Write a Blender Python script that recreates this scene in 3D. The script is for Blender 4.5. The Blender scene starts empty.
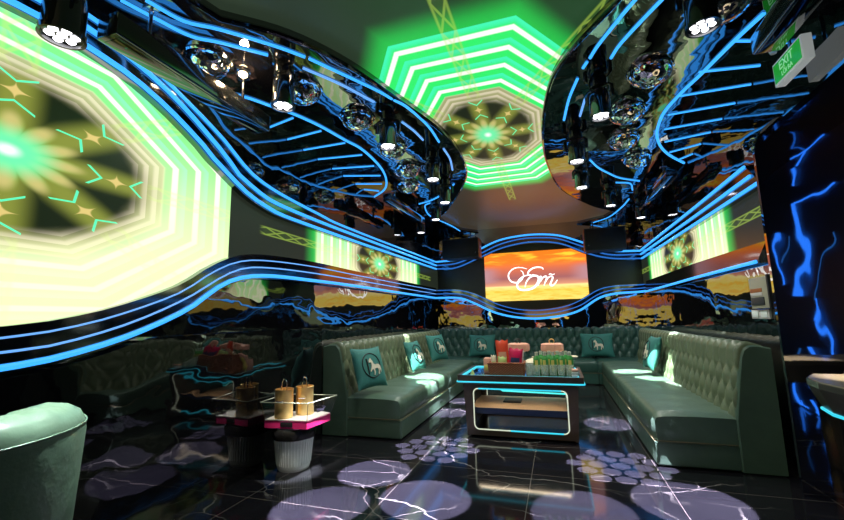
import bpy, bmesh, math, random
from mathutils import Vector, Matrix
random.seed(7)
C = bpy.context.scene.collection
PI = math.pi

# ------------------------------------------------------------------ camera (solved from vanishing points of the room)
CAMZ, FPX = 1.25, 407.0
RM = Matrix(((0.94978564, 0.06472517, 0.30613379),
             (0.31217732, -0.12949578, -0.94115682),
             (-0.0212735, 0.98946526, -0.14319896)))
EYE = Vector((0, 0, CAMZ))
def _ray(px, py): return RM @ Vector((px - 422, -(py - 260), -FPX))
def atX(px, py, x): d = _ray(px, py); return EYE + d * (x / d.x)
def atY(px, py, y): d = _ray(px, py); return EYE + d * (y / d.y)
def atZ(px, py, z): d = _ray(px, py); return EYE + d * ((z - CAMZ) / d.z)
cam_data = bpy.data.cameras.new('camera')
cam_data.sensor_width = 36; cam_data.sensor_fit = 'HORIZONTAL'; cam_data.lens = FPX / 844 * 36
cam_data.clip_start = 0.02
cam = bpy.data.objects.new('camera', cam_data); C.objects.link(cam)
cam.matrix_world = Matrix.Translation(EYE) @ RM.to_4x4()
bpy.context.scene.camera = cam

# ------------------------------------------------------------------ room constants (metres)
XL, XR, YB, ZS, ZC = -2.62, 1.715, 9.2, 3.18, 3.26
YF, XE = -2.6, 3.0          # wall behind the camera, far wall of the entrance bay on the right
YP = 3.62                   # face of the black mirrored wall by the right sofa

# ------------------------------------------------------------------ node helpers
class NT:
    def __init__(s, mat): s.t = mat.node_tree; s.n = s.t.nodes; s.l = s.t.links
    def put(s, sock, v):
        if v is None: return
        if isinstance(v, bpy.types.NodeSocket): s.l.new(v, sock)
        else: sock.default_value = v
    def m(s, op, a, b=None, c=None, clamp=False):
        n = s.n.new('ShaderNodeMath'); n.operation = op; n.use_clamp = clamp
        s.put(n.inputs[0], a); s.put(n.inputs[1], b); s.put(n.inputs[2], c)
        return n.outputs[0]
    def mix(s, f, a, b, mode='MIX'):
        n = s.n.new('ShaderNodeMix'); n.data_type = 'RGBA'; n.blend_type = mode
        s.put(n.inputs[0], f)
        s.put(n.inputs[6], a if isinstance(a, bpy.types.NodeSocket) else (*a, 1))
        s.put(n.inputs[7], b if isinstance(b, bpy.types.NodeSocket) else (*b, 1))
        return n.outputs[2]
    def step(s, v, lo, hi):     # smoothstep
        n = s.n.new('ShaderNodeMapRange'); n.interpolation_type = 'SMOOTHSTEP'
        s.put(n.inputs[0], v); n.inputs[1].default_value = lo; n.inputs[2].default_value = hi
        return n.outputs[0]
    def ramp(s, v, stops):
        n = s.n.new('ShaderNodeValToRGB'); s.put(n.inputs[0], v)
        e = n.color_ramp.elements
        while len(e) < len(stops): e.new(0.5)
        for k, (p, c) in enumerate(stops): e[k].position = p; e[k].color = (*c, 1)
        return n.outputs[0]
    def coords(s):
        n = s.n.new('ShaderNodeTexCoord'); return n.outputs['Object']
    def xyz(s):
        n = s.n.new('ShaderNodeSeparateXYZ'); s.l.new(s.coords(), n.inputs[0]); return n.outputs
    def noise(s, vec, scale, detail=2, rough=0.5, dist=0.0, color=False):
        n = s.n.new('ShaderNodeTexNoise'); s.put(n.inputs['Vector'], vec)
        n.inputs['Scale'].default_value = scale; n.inputs['Detail'].default_value = detail
        n.inputs['Roughness'].default_value = rough; n.inputs['Distortion'].default_value = dist
        return n.outputs[1 if color else 0]
    def vmul(s, vec, v):
        n = s.n.new('ShaderNodeVectorMath'); n.operation = 'MULTIPLY'; s.put(n.inputs[0], vec); n.inputs[1].default_value = v
        return n.outputs[0]
    def bump(s, h, dist, strength=1.0):
        n = s.n.new('ShaderNodeBump'); n.inputs['Distance'].default_value = dist; n.inputs['Strength'].default_value = strength
        s.put(n.inputs['Height'], h); return n.outputs[0]

def mat(name, col=(0.5, 0.5, 0.5), rough=0.5, metal=0.0, spec=0.5, emit=None, estr=0.0, trans=0.0, ior=1.45, coat=0.0, alpha=1.0, sheen=0.0):
    m = bpy.data.materials.new(name); m.use_nodes = True
    b = m.node_tree.nodes['Principled BSDF']
    b.inputs['Base Color'].default_value = (*col, 1)
    b.inputs['Roughness'].default_value = rough
    b.inputs['Metallic'].default_value = metal
    b.inputs['Specular IOR Level'].default_value = spec
    b.inputs['Transmission Weight'].default_value = trans
    b.inputs['IOR'].default_value = ior
    b.inputs['Coat Weight'].default_value = coat
    b.inputs['Sheen Weight'].default_value = sheen
    if emit:
        b.inputs['Emission Color'].default_value = (*emit, 1); b.inputs['Emission Strength'].default_value = estr
    return m
def bsdf(m): return m.node_tree.nodes['Principled BSDF']

def leather(name, col, rough=0.42, var=0.25):
    m = mat(name, col, rough); t = NT(m); b = bsdf(m); v = t.coords()
    n1 = t.noise(v, 5, 3); n2 = t.noise(v, 90, 2)
    c = t.mix(n1, tuple(x * (1 - var) for x in col), tuple(x * (1 + var) for x in col))
    t.l.new(c, b.inputs['Base Color'])
    n3 = t.noise(v, 9, 2)
    h = t.m('ADD', t.m('MULTIPLY', n2, 0.12), n3)
    t.l.new(t.bump(h, 0.006, 0.8), b.inputs['Normal'])
    return m

def mirror(name, col, amp, scale, rough=0.03, stretch=(1, 1, 1), ior=3.0):
    """polished black acrylic sheet, slightly buckled"""
    m = mat(name, col, rough, 0.0, 0.5, ior=ior); t = NT(m); b = bsdf(m); v = t.vmul(t.coords(), stretch)
    h = t.m('ADD', t.noise(v, scale, 1, 0.4, 0.4), t.m('MULTIPLY', t.noise(v, scale * 3.1, 1), 0.18))
    t.l.new(t.bump(h, amp, 1.0), b.inputs['Normal'])
    return m

M = {}
M['mirror_wall'] = mirror('black_mirror_wall', (0.004, 0.004, 0.005), 0.0065, 1.7, 0.02, (1, 1, 1.5), 3.2)
M['mirror_low'] = mirror('black_wainscot', (0.004, 0.004, 0.005), 0.0075, 1.9, 0.03, (1, 1, 1.5), 1.85)
M['mirror_back'] = mirror('black_mirror_back', (0.55, 0.56, 0.58), 0.0065, 1.7, 0.02, (1, 1, 1.5)); bsdf(M['mirror_back']).inputs['Metallic'].default_value = 1.0
M['mirror_ceiling'] = mirror('black_mirror_ceiling', (0.004, 0.004, 0.005), 0.0080, 2.4, 0.02, (1, 1, 1), 3.0)
M['mirror_bay'] = mirror('black_mirror_bay', (0.002, 0.003, 0.012), 0.007, 1.5, 0.03, (1.2, 1.2, 0.8), 5.0)
M['gloss_black'] = mat('gloss_black', (0.006, 0.006, 0.008), 0.07, 0.0, 0.6, coat=1.0)
M['rail_black'] = mat('rail_black', (0.22, 0.23, 0.25), 0.08, 1.0)
M['matt_black'] = mat('matt_black', (0.012, 0.012, 0.014), 0.45)
M['satin_black'] = mat('satin_black', (0.014, 0.016, 0.016), 0.14, 0.0, 0.8, coat=1.0)
M['blue_glow_wall'] = mat('blue_glow_wall', (0.012, 0.02, 0.07), 0.4)  # deep blue glow mirrored in the bay, put into this wall's colour
M['dark_wall'] = mat('dark_wall', (0.012, 0.013, 0.016), 0.35)
M['led'] = mat('blue_led', (0.02, 0.1, 0.3), 0.4, emit=(0.035, 0.32, 0.95), estr=1.25)
M['led_soft'] = mat('pale_blue_led', (0.02, 0.1, 0.3), 0.4, emit=(0.14, 0.38, 0.90), estr=0.9)
M['led_dim'] = mat('dim_blue_led', (0.02, 0.1, 0.3), 0.4, emit=(0.03, 0.20, 0.75), estr=0.55)
M['led_deep'] = mat('deep_blue_led', (0.02, 0.1, 0.3), 0.4, emit=(0.020, 0.19, 1.0), estr=1.7)
M['led_cyan'] = mat('cyan_led', (0.02, 0.2, 0.25), 0.4, emit=(0.03, 0.50, 0.66), estr=1.0)
M['led_shelf'] = mat('shelf_led', (0.02, 0.2, 0.2), 0.4, emit=(0.06, 0.60, 0.55), estr=1.4)
M['led_warm'] = mat('warm_led', (0.5, 0.4, 0.3), 0.4, emit=(1.0, 0.80, 0.55), estr=9.0)
M['led_white'] = mat('warm_white_led', (0.3, 0.3, 0.25), 0.4, emit=(0.55, 0.60, 0.45), estr=0.9)
M['sofa'] = leather('green_leather', (0.070, 0.122, 0.085), 0.40)
M['sofa_back'] = leather('green_leather_tufted', (0.118, 0.150, 0.086), 0.38)
M['sofa_teal'] = leather('teal_green_leather', (0.026, 0.078, 0.062), 0.42)
M['seam'] = mat('gold_seam', (0.20, 0.17, 0.09), 0.45, 0.4)
M['teal'] = leather('teal_velvet', (0.028, 0.165, 0.145), 0.7)
M['ring_black'] = mat('black_print', (0.004, 0.008, 0.01), 0.6)
M['horse_white'] = mat('white_print', (0.62, 0.58, 0.45), 0.6)
M['chrome'] = mat('chrome', (0.85, 0.86, 0.88), 0.03, 1.0)
M['steel'] = mat('steel', (0.55, 0.56, 0.58), 0.2, 1.0)
M['gold'] = mat('brass', (0.80, 0.55, 0.22), 0.34, 0.9)
M['lamp_cell'] = mat('lamp_cell', (0.8, 0.8, 0.8), 0.3, emit=(0.95, 0.93, 1.0), estr=4.0)
M['warm_bulb'] = mat('warm_bulb', (0.9, 0.8, 0.6), 0.3, emit=(1.0, 0.72, 0.36), estr=9.0)
M['clear'] = mat('clear_acrylic', (0.95, 0.97, 0.96), 0.03, 0.0, 0.5, trans=1.0, ior=1.3)
M['glass'] = mat('clear_glass', (0.90, 0.96, 0.90), 0.18, 0.0, 0.6, trans=0.82, ior=1.45)
M['white_plastic'] = mat('white_plastic', (0.86, 0.92, 0.90), 0.5)
M['beige_plastic'] = mat('beige_plastic', (0.42, 0.40, 0.30), 0.45)
M['magenta'] = mat('magenta_board', (0.52, 0.02, 0.14), 0.35)
M['tray_white'] = mat('tray_white', (0.66, 0.62, 0.60), 0.4)
M['bag_black'] = mat('black_bag', (0.012, 0.012, 0.012), 0.25)
M['table_body'] = mat('table_body', (0.085, 0.068, 0.056), 0.3, 0.4, coat=0.3)
M['table_dark'] = mat('table_dark', (0.012, 0.012, 0.012), 0.2)
M['shelf_tan'] = mat('tan_shelf', (0.72, 0.52, 0.34), 0.5)
M['counter_top_lit'] = mat('lit_bronze_top', (0.60, 0.50, 0.36), 0.22, 0.5)  # bronze raised in tone: the light on the top is put into the colour
M['counter_edge'] = mat('bronze_edge', (0.10, 0.085, 0.065), 0.25, 0.5)
M['green_glass'] = mat('green_bottle', (0.06, 0.30, 0.07), 0.12, 0.0, 0.6, coat=0.6)
M['yellow_label'] = mat('yellow_label', (0.75, 0.62, 0.16), 0.4)
M['foil'] = mat('pale_foil', (0.62, 0.66, 0.55), 0.3, 0.3)
M['salmon'] = mat('salmon', (0.72, 0.36, 0.26), 0.4)
M['red_bag'] = mat('red_bag', (0.75, 0.08, 0.035), 0.3)
M['pink_bag'] = mat('magenta_bag', (0.62, 0.015, 0.09), 0.3)
M['lime_bag'] = mat('lime_bag', (0.50, 0.62, 0.22), 0.35)
M['cream'] = mat('cream_pack', (0.70, 0.62, 0.46), 0.4)
M['navy'] = mat('navy_print', (0.03, 0.05, 0.14), 0.4)
M['pale_blue'] = mat('pale_blue_dish', (0.50, 0.66, 0.68), 0.25)
M['exit_green'] = mat('exit_green', (0.01, 0.25, 0.02), 0.25, emit=(0.012, 0.24, 0.02), estr=0.8)
M['exit_white'] = mat('exit_white', (0.70, 0.74, 0.74), 0.4, emit=(0.6, 0.66, 0.66), estr=0.25)
M['exit_text'] = mat('exit_text', (0.2, 0.5, 0.25), 0.4, emit=(0.22, 0.55, 0.28), estr=0.7)
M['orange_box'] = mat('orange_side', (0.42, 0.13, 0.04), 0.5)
M['speaker_grey'] = mat('speaker_grey', (0.035, 0.042, 0.048), 0.5)

# wicker for the bin and the basket
def wicker(name, col, sx, sz):
    m = mat(name, col, 0.6); t = NT(m); b = bsdf(m)
    w = t.n.new('ShaderNodeTexBrick'); w.inputs['Scale'].default_value = 1
    uv = t.n.new('ShaderNodeTexCoord'); mp = t.n.new('ShaderNodeMapping'); t.l.new(uv.outputs['UV'], mp.inputs[0])
    mp.inputs['Scale'].default_value = (sx, sz, 1); t.l.new(mp.outputs[0], w.inputs['Vector'])
    w.inputs['Color1'].default_value = (*col, 1); w.inputs['Color2'].default_value = (*[c * 0.8 for c in col], 1)
    w.inputs['Mortar'].default_value = (*[c * 0.45 for c in col], 1); w.inputs['Mortar Size'].default_value = 0.03
    w.inputs['Brick Width'].default_value = 0.5; w.inputs['Row Height'].default_value = 0.25
    t.l.new(w.outputs[0], b.inputs['Base Color'])
    t.l.new(t.bump(w.outputs[1], -0.003, 1), b.inputs['Normal'])
    return m
M['wicker_brown'] = mat('brown_wicker', (0.33, 0.085, 0.025), 0.55)
_t = NT(M['wicker_brown']); _p = _t.xyz()
_w = _t.m('MULTIPLY', _t.m('SINE', _t.m('MULTIPLY', _p[2], 330)), _t.m('SINE', _t.m('MULTIPLY', _t.m('ADD', _p[0], _p[1]), 200)))
_t.l.new(_t.mix(_t.step(_w, -0.6, 0.6), (0.16, 0.04, 0.012), (0.42, 0.12, 0.04)), bsdf(M['wicker_brown']).inputs['Base Color'])
_t.l.new(_t.bump(_w, 0.003, 1), bsdf(M['wicker_brown']).inputs['Normal'])

# marble floor: black tiles with white veins and thin joints
def marble():
    m = mat('black_marble_tiles', (0.01, 0.01, 0.012), 0.07, 0.0, 0.5); t = NT(m); b = bsdf(m)
    co = t.coords(); p = t.xyz()
    nz = t.noise(t.vmul(co, (1, 1, 0)), 1.3, 4, 0.6, 0.0, True)
    def veins(scale, rot, warp, width, seed, strength):
        mp = t.n.new('ShaderNodeMapping'); t.l.new(co, mp.inputs[0])
        mp.inputs['Rotation'].default_value = (0, 0, rot); mp.inputs['Scale'].default_value = (scale, scale * 2.1, 0)
        mp.inputs['Location'].default_value = (seed, seed * 0.7, 0)
        w = t.n.new('ShaderNodeVectorMath'); w.operation = 'MULTIPLY_ADD'
        t.l.new(nz, w.inputs[0]); w.inputs[1].default_value = (warp, warp, 0); t.l.new(mp.outputs[0], w.inputs[2])
        v = t.n.new('ShaderNodeTexVoronoi'); v.feature = 'DISTANCE_TO_EDGE'; v.inputs['Scale'].default_value = 1
        t.l.new(w.outputs[0], v.inputs['Vector'])
        line = t.m('SUBTRACT', 1.0, t.step(v.outputs[0], width * 0.2, width))
        brk = t.step(t.noise(mp.outputs[0], 0.9, 2), 0.42, 0.62)
        return t.m('MULTIPLY', t.m('MULTIPLY', line, brk), strength)
    va = veins(0.55, 0.45, 0.55, 0.010, 3.1, 0.8)
    vb = veins(1.1, -0.5, 0.5, 0.010, 8.7, 0.40)
    vs = t.m('MAXIMUM', va, vb)
    cloud = t.noise(co, 2.0, 4)
    base = t.mix(cloud, (0.005, 0.005, 0.007), (0.014, 0.0135, 0.017))
    col = t.mix(vs, base, (0.22, 0.205, 0.19))
    def joint(c, off):
        f = t.m('FRACT', t.m('MULTIPLY', t.m('SUBTRACT', c, off), 1 / 0.968))
        d = t.m('MINIMUM', f, t.m('SUBTRACT', 1.0, f))
        return t.m('LESS_THAN', d, 0.0032)
    j = t.m('MAXIMUM', joint(p[0], -0.273), joint(p[1], 3.565))
    col = t.mix(t.m('MULTIPLY', j, 0.35), col, (0.25, 0.22, 0.19))
    t.l.new(col, b.inputs['Base Color'])
    rg = t.m('ADD', 0.05, t.m('MULTIPLY', t.noise(co, 30, 2), 0.05))
    t.l.new(rg, b.inputs['Roughness'])
    t.l.new(t.bump(t.noise(co, 1.6, 1), 0.0006, 1), b.inputs['Normal'])
    return m
M['floor'] = marble()

# kaleidoscope picture shown by the video walls; axes = which object coordinates run across it
def kaleido(name, ax, ca, sa, ay, cb, sb, gain, lift, warm=0.0, back=None, ring=(0.03, 0.80, 0.14), ring2=(0.05, 0.85, 0.42)):
    m = mat(name, (0.01, 0.012, 0.01), 0.32); t = NT(m); b = bsdf(m); p = t.xyz()
    a = t.m('DIVIDE', t.m('SUBTRACT', p[ax], ca), sa); v = t.m('DIVIDE', t.m('SUBTRACT', p[ay], cb), sb)
    r = t.m('SQRT', t.m('ADD', t.m('MULTIPLY', a, a), t.m('MULTIPLY', v, v)))
    th = t.m('ARCTAN2', v, a)
    k = t.m('ROUND', t.m('DIVIDE', th, PI / 4))
    ph = t.m('SUBTRACT', th, t.m('MULTIPLY', k, PI / 4))
    pr = t.m('MULTIPLY', r, t.m('COSINE', ph)); q = t.m('ABSOLUTE', t.m('MULTIPLY', r, t.m('SINE', ph)))
    # rings
    e = t.m('MULTIPLY', t.m('SUBTRACT', pr, 0.52), 4.0 / 0.48)
    fr = t.m('FRACT', e)
    tri = t.m('ABSOLUTE', t.m('SUBTRACT', fr, 0.5))
    white = t.m('SUBTRACT', 1.0, t.step(tri, 0.08, 0.17))
    rings = t.mix(t.step(fr, 0.55, 0.95), ring, ring2)
    rings = t.mix(white, rings, (1.0, 1.0, 0.92))
    # outside the octagon: glow that dies away, then the dark backdrop
    glow = t.m('SUBTRACT', 1.0, t.step(pr, 1.0, 1.16))
    bg = back(t, p) if back else t.mix(0.0, (0.012, 0.016, 0.010), (0, 0, 0))
    outside = t.mix(t.m('MULTIPLY', glow, 0.75), bg, (0.02, 0.62, 0.08))
    col = t.mix(t.m('GREATER_THAN', pr, 1.0), rings, outside)
    # beige rings
    bf = t.m('FRACT', t.m('MULTIPLY', pr, 22))
    beige = t.mix(t.step(bf, 0.3, 0.7), (0.34, 0.34, 0.16), (0.62, 0.56, 0.38))
    col = t.mix(t.m('SUBTRACT', 1.0, t.step(pr, 0.52, 0.535)), col, beige)
    # dark band with glow along the eight axes
    dk = t.mix(t.m('SUBTRACT', 1.0, t.step(q, 0.015, 0.105)), (0.008, 0.013, 0.004), (0.20, 0.23, 0.035))
    col = t.mix(t.m('SUBTRACT', 1.0, t.step(r, 0.38, 0.49)), col, dk)
    # bright spikes along the axes across the rings, lattice inside
    sp = t.m('MULTIPLY', t.m('SUBTRACT', 1.0, t.step(q, 0.045, 0.06)), t.m('MULTIPLY', t.step(pr, 0.44, 0.50), t.m('SUBTRACT', 1.0, t.step(pr, 1.50, 1.56))))
    lat = t.m('ABSOLUTE', t.m('SUBTRACT', t.m('FRACT', t.m('MULTIPLY', pr, 6)), 0.5))
    latl = t.m('SUBTRACT', 1.0, t.step(t.m('ABSOLUTE', t.m('SUBTRACT', q, t.m('MULTIPLY', lat, 0.09))), 0.004, 0.012))
    edge = t.m('MULTIPLY', t.step(q, 0.030, 0.045), 1.0)
    spc = t.mix(t.m('MAXIMUM', latl, edge), t.mix(0.35, col, (0.10, 0.20, 0.02)), (0.42, 0.62, 0.08))
    col = t.mix(t.m('MULTIPLY', sp, 0.42), col, spc)
    # stars and chevrons
    st = t.m('ADD', t.m('SQRT', t.m('ABSOLUTE', t.m('SUBTRACT', pr, 0.33))), t.m('SQRT', q))
    col = t.mix(t.m('SUBTRACT', 1.0, t.step(st, 0.19, 0.25)), col, (0.62, 0.48, 0.16))
    for c0, sg in ((0.275, 1.0), (0.385, -1.0)):
        dd = t.m('ABSOLUTE', t.m('ADD', t.m('SUBTRACT', pr, c0), t.m('MULTIPLY', q, 0.8 * sg)))
        ch = t.m('MULTIPLY', t.m('SUBTRACT', 1.0, t.step(dd, 0.003, 0.008)), t.m('LESS_THAN', q, 0.058))
        col = t.mix(ch, col, (0.10, 0.95, 0.45))
    # rosette
    pet = t.m('ABSOLUTE', t.m('COSINE', t.m('MULTIPLY', th, 6)))
    rr = t.m('SUBTRACT', r, t.m('ADD', 0.135, t.m('MULTIPLY', pet, 0.075)))
    petc = t.mix(pet, (0.22, 0.38, 0.06), (0.50, 0.44, 0.15))
    petc = t.mix(t.m('SUBTRACT', 1.0, t.step(r, 0.05, 0.17)), petc, (0.14, 0.80, 0.36))
    petc = t.mix(t.m('SUBTRACT', 1.0, t.step(r, 0.0, 0.05)), petc, (0.95, 1.0, 0.95))
    col = t.mix(t.m('SUBTRACT', 1.0, t.step(rr, -0.04, 0.03)), col, petc)
    if warm:
        w = t.m('MULTIPLY', t.m('MULTIPLY', t.m('SUBTRACT', 1.0, t.step(v, -0.5, 0.7)), t.m('MULTIPLY', t.step(r, 0.40, 0.60), t.m('SUBTRACT', 1.0, t.step(pr, 1.0, 1.03)))), warm)
        col = t.mix(w, col, (1.0, 1.0, 0.55))
    if lift:
        inside = t.m('SUBTRACT', 1.0, t.step(pr, 1.0, 1.05))
        col = t.mix(t.m('MULTIPLY', t.m('MULTIPLY', inside, t.step(r, 0.42, 0.58)), lift), col, (0.75, 1.0, 0.50))
    t.l.new(col, b.inputs['Emission Color']); b.inputs['Emission Strength'].default_value = gain
    return m
def ceil_back(t, p):
    w = t.step(p[1], 5.2, 6.6)
    c = t.mix(w, (0.014, 0.050, 0.018), (0.085, 0.040, 0.018))
    side = t.step(t.m('ABSOLUTE', t.m('ADD', p[0], 0.15)), 0.35, 1.5)
    return t.mix(t.m('MULTIPLY', side, 0.75), c, (0.022, 0.026, 0.020))
M['screen_ceiling'] = kaleido('ceiling_picture', 0, -0.60, 1.13, 1, 4.32, 1.75, 0.85, 0.0, back=ceil_back)
M['screen_left'] = kaleido('left_picture', 1, 1.22, 1.65, 2, 2.15, 0.98, 1.0, 0.22, warm=0.72)
M['screen_strip_left'] = kaleido('left_strip_picture', 1, 5.85, 1.78, 2, 2.12, 0.80, 0.95, 0.15, warm=0.75)
M['screen_strip_right'] = kaleido('right_strip_picture', 1, 6.63, 1.74, 2, 2.10, 0.80, 0.95, 0.15, warm=0.75)

def sunset(name, x0, x1, z0, z1):
    m = mat(name, (0.01, 0.01, 0.01), 0.4); t = NT(m); b = bsdf(m); p = t.xyz()
    u = t.m('DIVIDE', t.m('SUBTRACT', p[0], x0), x1 - x0); v = t.m('DIVIDE', t.m('SUBTRACT', p[2], z0), z1 - z0)
    sky = t.ramp(v, [(0.0, (0.95, 0.72, 0.16)), (0.20, (0.90, 0.66, 0.10)), (0.29, (0.98, 0.80, 0.30)), (0.315, (0.72, 0.30, 0.18)), (0.45, (0.36, 0.12, 0.12)),
                     (0.62, (0.62, 0.15, 0.08)), (0.78, (0.95, 0.20, 0.02)), (1.0, (0.85, 0.20, 0.01))])
    n = t.noise(t.vmul(t.coords(), (1.2, 1, 7)), 1.6, 3)
    hi = t.m('MULTIPLY', t.step(n, 0.50, 0.72), t.step(v, 0.66, 0.90))
    sky = t.mix(hi, sky, (1.0, 0.62, 0.04))
    n2 = t.noise(t.vmul(t.coords(), (1.5, 1, 10)), 3.2, 3)
    lo = t.m('MULTIPLY', t.step(n2, 0.45, 0.65), t.m('SUBTRACT', 1.0, t.step(v, 0.22, 0.30)))
    sky = t.mix(t.m('MULTIPLY', lo, 0.6), sky, (0.95, 0.42, 0.02))
    c = t.m('ABSOLUTE', t.m('SUBTRACT', u, 0.5))
    sky = t.mix(t.m('MULTIPLY', t.step(c, 0.30, 0.5), t.m('MULTIPLY', t.step(v, 0.34, 0.42), t.m('SUBTRACT', 1.0, t.step(v, 0.60, 0.75)))), sky, (0.48, 0.24, 0.26))
    t.l.new(sky, b.inputs['Emission Color']); b.inputs['Emission Strength'].default_value = 0.92
    return m
M['panel_dark'] = mat('dark_video_panel', (0.028, 0.032, 0.026), 0.28)

# ------------------------------------------------------------------ mesh helpers
class B:
    def __init__(s): s.bm = bmesh.new()
    def add(s, verts, faces):
        vs = [s.bm.verts.new(v) for v in verts]
        for f in faces:
            try: s.bm.faces.new([vs[i] for i in f])
            except ValueError: pass
        return vs
    def box(s, lo, hi, bevel=0.0, seg=2, mtx=None):
        b = bmesh.new(); bmesh.ops.create_cube(b, size=1)
        for v in b.verts: v.co = Vector([(lo[i] + hi[i]) / 2 + v.co[i] * (hi[i] - lo[i]) for i in range(3)])
        if bevel: bmesh.ops.bevel(b, geom=b.edges[:], offset=bevel, segments=seg, profile=0.5, affect='EDGES')
        s.take(b, mtx); return s
    def take(s, b, mtx=None):
        if mtx: bmesh.ops.transform(b, matrix=mtx, verts=b.verts)
        ix = {v: s.bm.verts.new(v.co) for v in b.verts}
        for f in b.faces: s.bm.faces.new([ix[v] for v in f.verts])
        b.free()
    def tube(s, pts, r, seg=8, cap=True, flat=1.0, up=None):
        pts = [Vector(p) for p in pts]; n = len(pts); rings = []
        rs = r if isinstance(r, (list, tuple)) else [r] * n
        prev = None
        for i, p in enumerate(pts):
            d = (pts[min(i + 1, n - 1)] - pts[max(i - 1, 0)])
            if d.length < 1e-9: d = Vector((0, 0, 1))
            d.normalize()
            if prev is None:
                ref = Vector(up) if up else (Vector((0, 0, 1)) if abs(d.z) < 0.9 else Vector((1, 0, 0)))
                a = (ref - d * ref.dot(d)).normalized()
            else: a = (prev - d * prev.dot(d)).normalized()
            prev = a; c = d.cross(a)
            rings.append([s.bm.verts.new(p + a * math.cos(2 * PI * k / seg) * rs[i] * flat + c * math.sin(2 * PI * k / seg) * rs[i]) for k in range(seg)])
        for i in range(n - 1):
            for k in range(seg): s.bm.faces.new((rings[i][k], rings[i][(k + 1) % seg], rings[i + 1][(k + 1) % seg], rings[i + 1][k]))
        if cap: s.bm.faces.new(rings[0][::-1]); s.bm.faces.new(rings[-1])
        return s
    def lathe(s, prof, seg=24, center=(0, 0, 0), a0=0, a1=2 * PI, mtx=None, lobes=0, amp=0.0):
        full = abs(a1 - a0 - 2 * PI) < 1e-6; n = seg if full else seg + 1; b = bmesh.new(); cols = []
        for k in range(n):
            a = a0 + (a1 - a0) * k / seg; f = 1 + amp * math.cos(lobes * a)
            cols.append([b.verts.new((center[0] + r * f * math.cos(a), center[1] + r * f * math.sin(a), center[2] + z)) for r, z in prof])
        for k in range(seg):
            c0, c1 = cols[k], cols[(k + 1) % n]
            for i in range(len(prof) - 1): b.faces.new((c0[i], c1[i], c1[i + 1], c0[i + 1]))
        bmesh.ops.remove_doubles(b, verts=b.verts, dist=1e-5)
        s.take(b, mtx); return s
    def grid(s, fn, nu, nv):
        vs = [[s.bm.verts.new(fn(i / nu, j / nv)) for j in range(nv + 1)] for i in range(nu + 1)]
        for i in range(nu):
            for j in range(nv): s.bm.faces.new((vs[i][j], vs[i + 1][j], vs[i + 1][j + 1], vs[i][j + 1]))
        return vs
    def prism(s, poly, f0, f1):
        """poly: list of 2D; f0/f1 map (u, v) to the two 3D ends"""
        a = [s.bm.verts.new(f0(*p)) for p in poly]; b = [s.bm.verts.new(f1(*p)) for p in poly]; n = len(poly)
        s.bm.faces.new(a[::-1]); s.bm.faces.new(b)
        for i in range(n): s.bm.faces.new((a[i], a[(i + 1) % n], b[(i + 1) % n], b[i]))
        return s
    def build(s, name, material, parent=None, smooth=35, mtx=None, recalc=True):
        if recalc: bmesh.ops.recalc_face_normals(s.bm, faces=s.bm.faces)
        me = bpy.data.meshes.new(name); s.bm.to_mesh(me); s.bm.free()
        if smooth:
            me.polygons.foreach_set('use_smooth', [True] * len(me.polygons)); me.set_sharp_from_angle(angle=math.radians(smooth))
        o = bpy.data.objects.new(name, me); C.objects.link(o); me.materials.append(material)
        if parent: o.parent = parent
        if mtx: o.matrix_basis = mtx
        return o

def tag(o, label=None, cat=None, group=None, kind=None):
    if label: o['label'] = label
    if cat: o['category'] = cat
    if group: o['group'] = group
    if kind: o['kind'] = kind
    return o
def thing(name, label, cat, loc=(0, 0, 0), rz=0.0, group=None):
    o = bpy.data.objects.new(name, None); C.objects.link(o); o.empty_display_size = 0.1
    o.location = loc; o.rotation_euler = (0, 0, rz)
    return tag(o, label, cat, group)
def struct(name, label=None, loc=(0, 0, 0)):
    o = bpy.data.objects.new(name, None); C.objects.link(o); o.location = loc; o['kind'] = 'structure'
    if label: o['label'] = label
    return o
def copy_tree(o, parent=None):
    c = o.copy(); C.objects.link(c)
    if parent: c.parent = parent
    for ch in [x for x in bpy.data.objects if x.parent == o]: copy_tree(ch, c)
    return c

def spline(pts, n=8):
    """Catmull-Rom through the points"""
    P = [Vector(p) for p in pts]; P = [P[0] * 2 - P[1]] + P + [P[-1] * 2 - P[-2]]; out = []
    for i in range(1, len(P) - 2):
        a, b, c, d = P[i - 1], P[i], P[i + 1], P[i + 2]
        for k in range(n):
            t = k / n
            out.append(0.5 * (2 * b + (c - a) * t + (2 * a - 5 * b + 4 * c - d) * t * t + (3 * b - a - 3 * c + d) * t ** 3))
    out.append(P[-2]); return out
def resample(pts, n):
    L = [0.0]
    for a, b in zip(pts, pts[1:]): L.append(L[-1] + (b - a).length)
    out = []; j = 0
    for i in range(n):
        s = L[-1] * i / (n - 1)
        while j < len(L) - 2 and L[j + 1] < s: j += 1
        f = (s - L[j]) / max(1e-9, L[j + 1] - L[j]); out.append(pts[j].lerp(pts[j + 1], min(1, f)))
    return out

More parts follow.
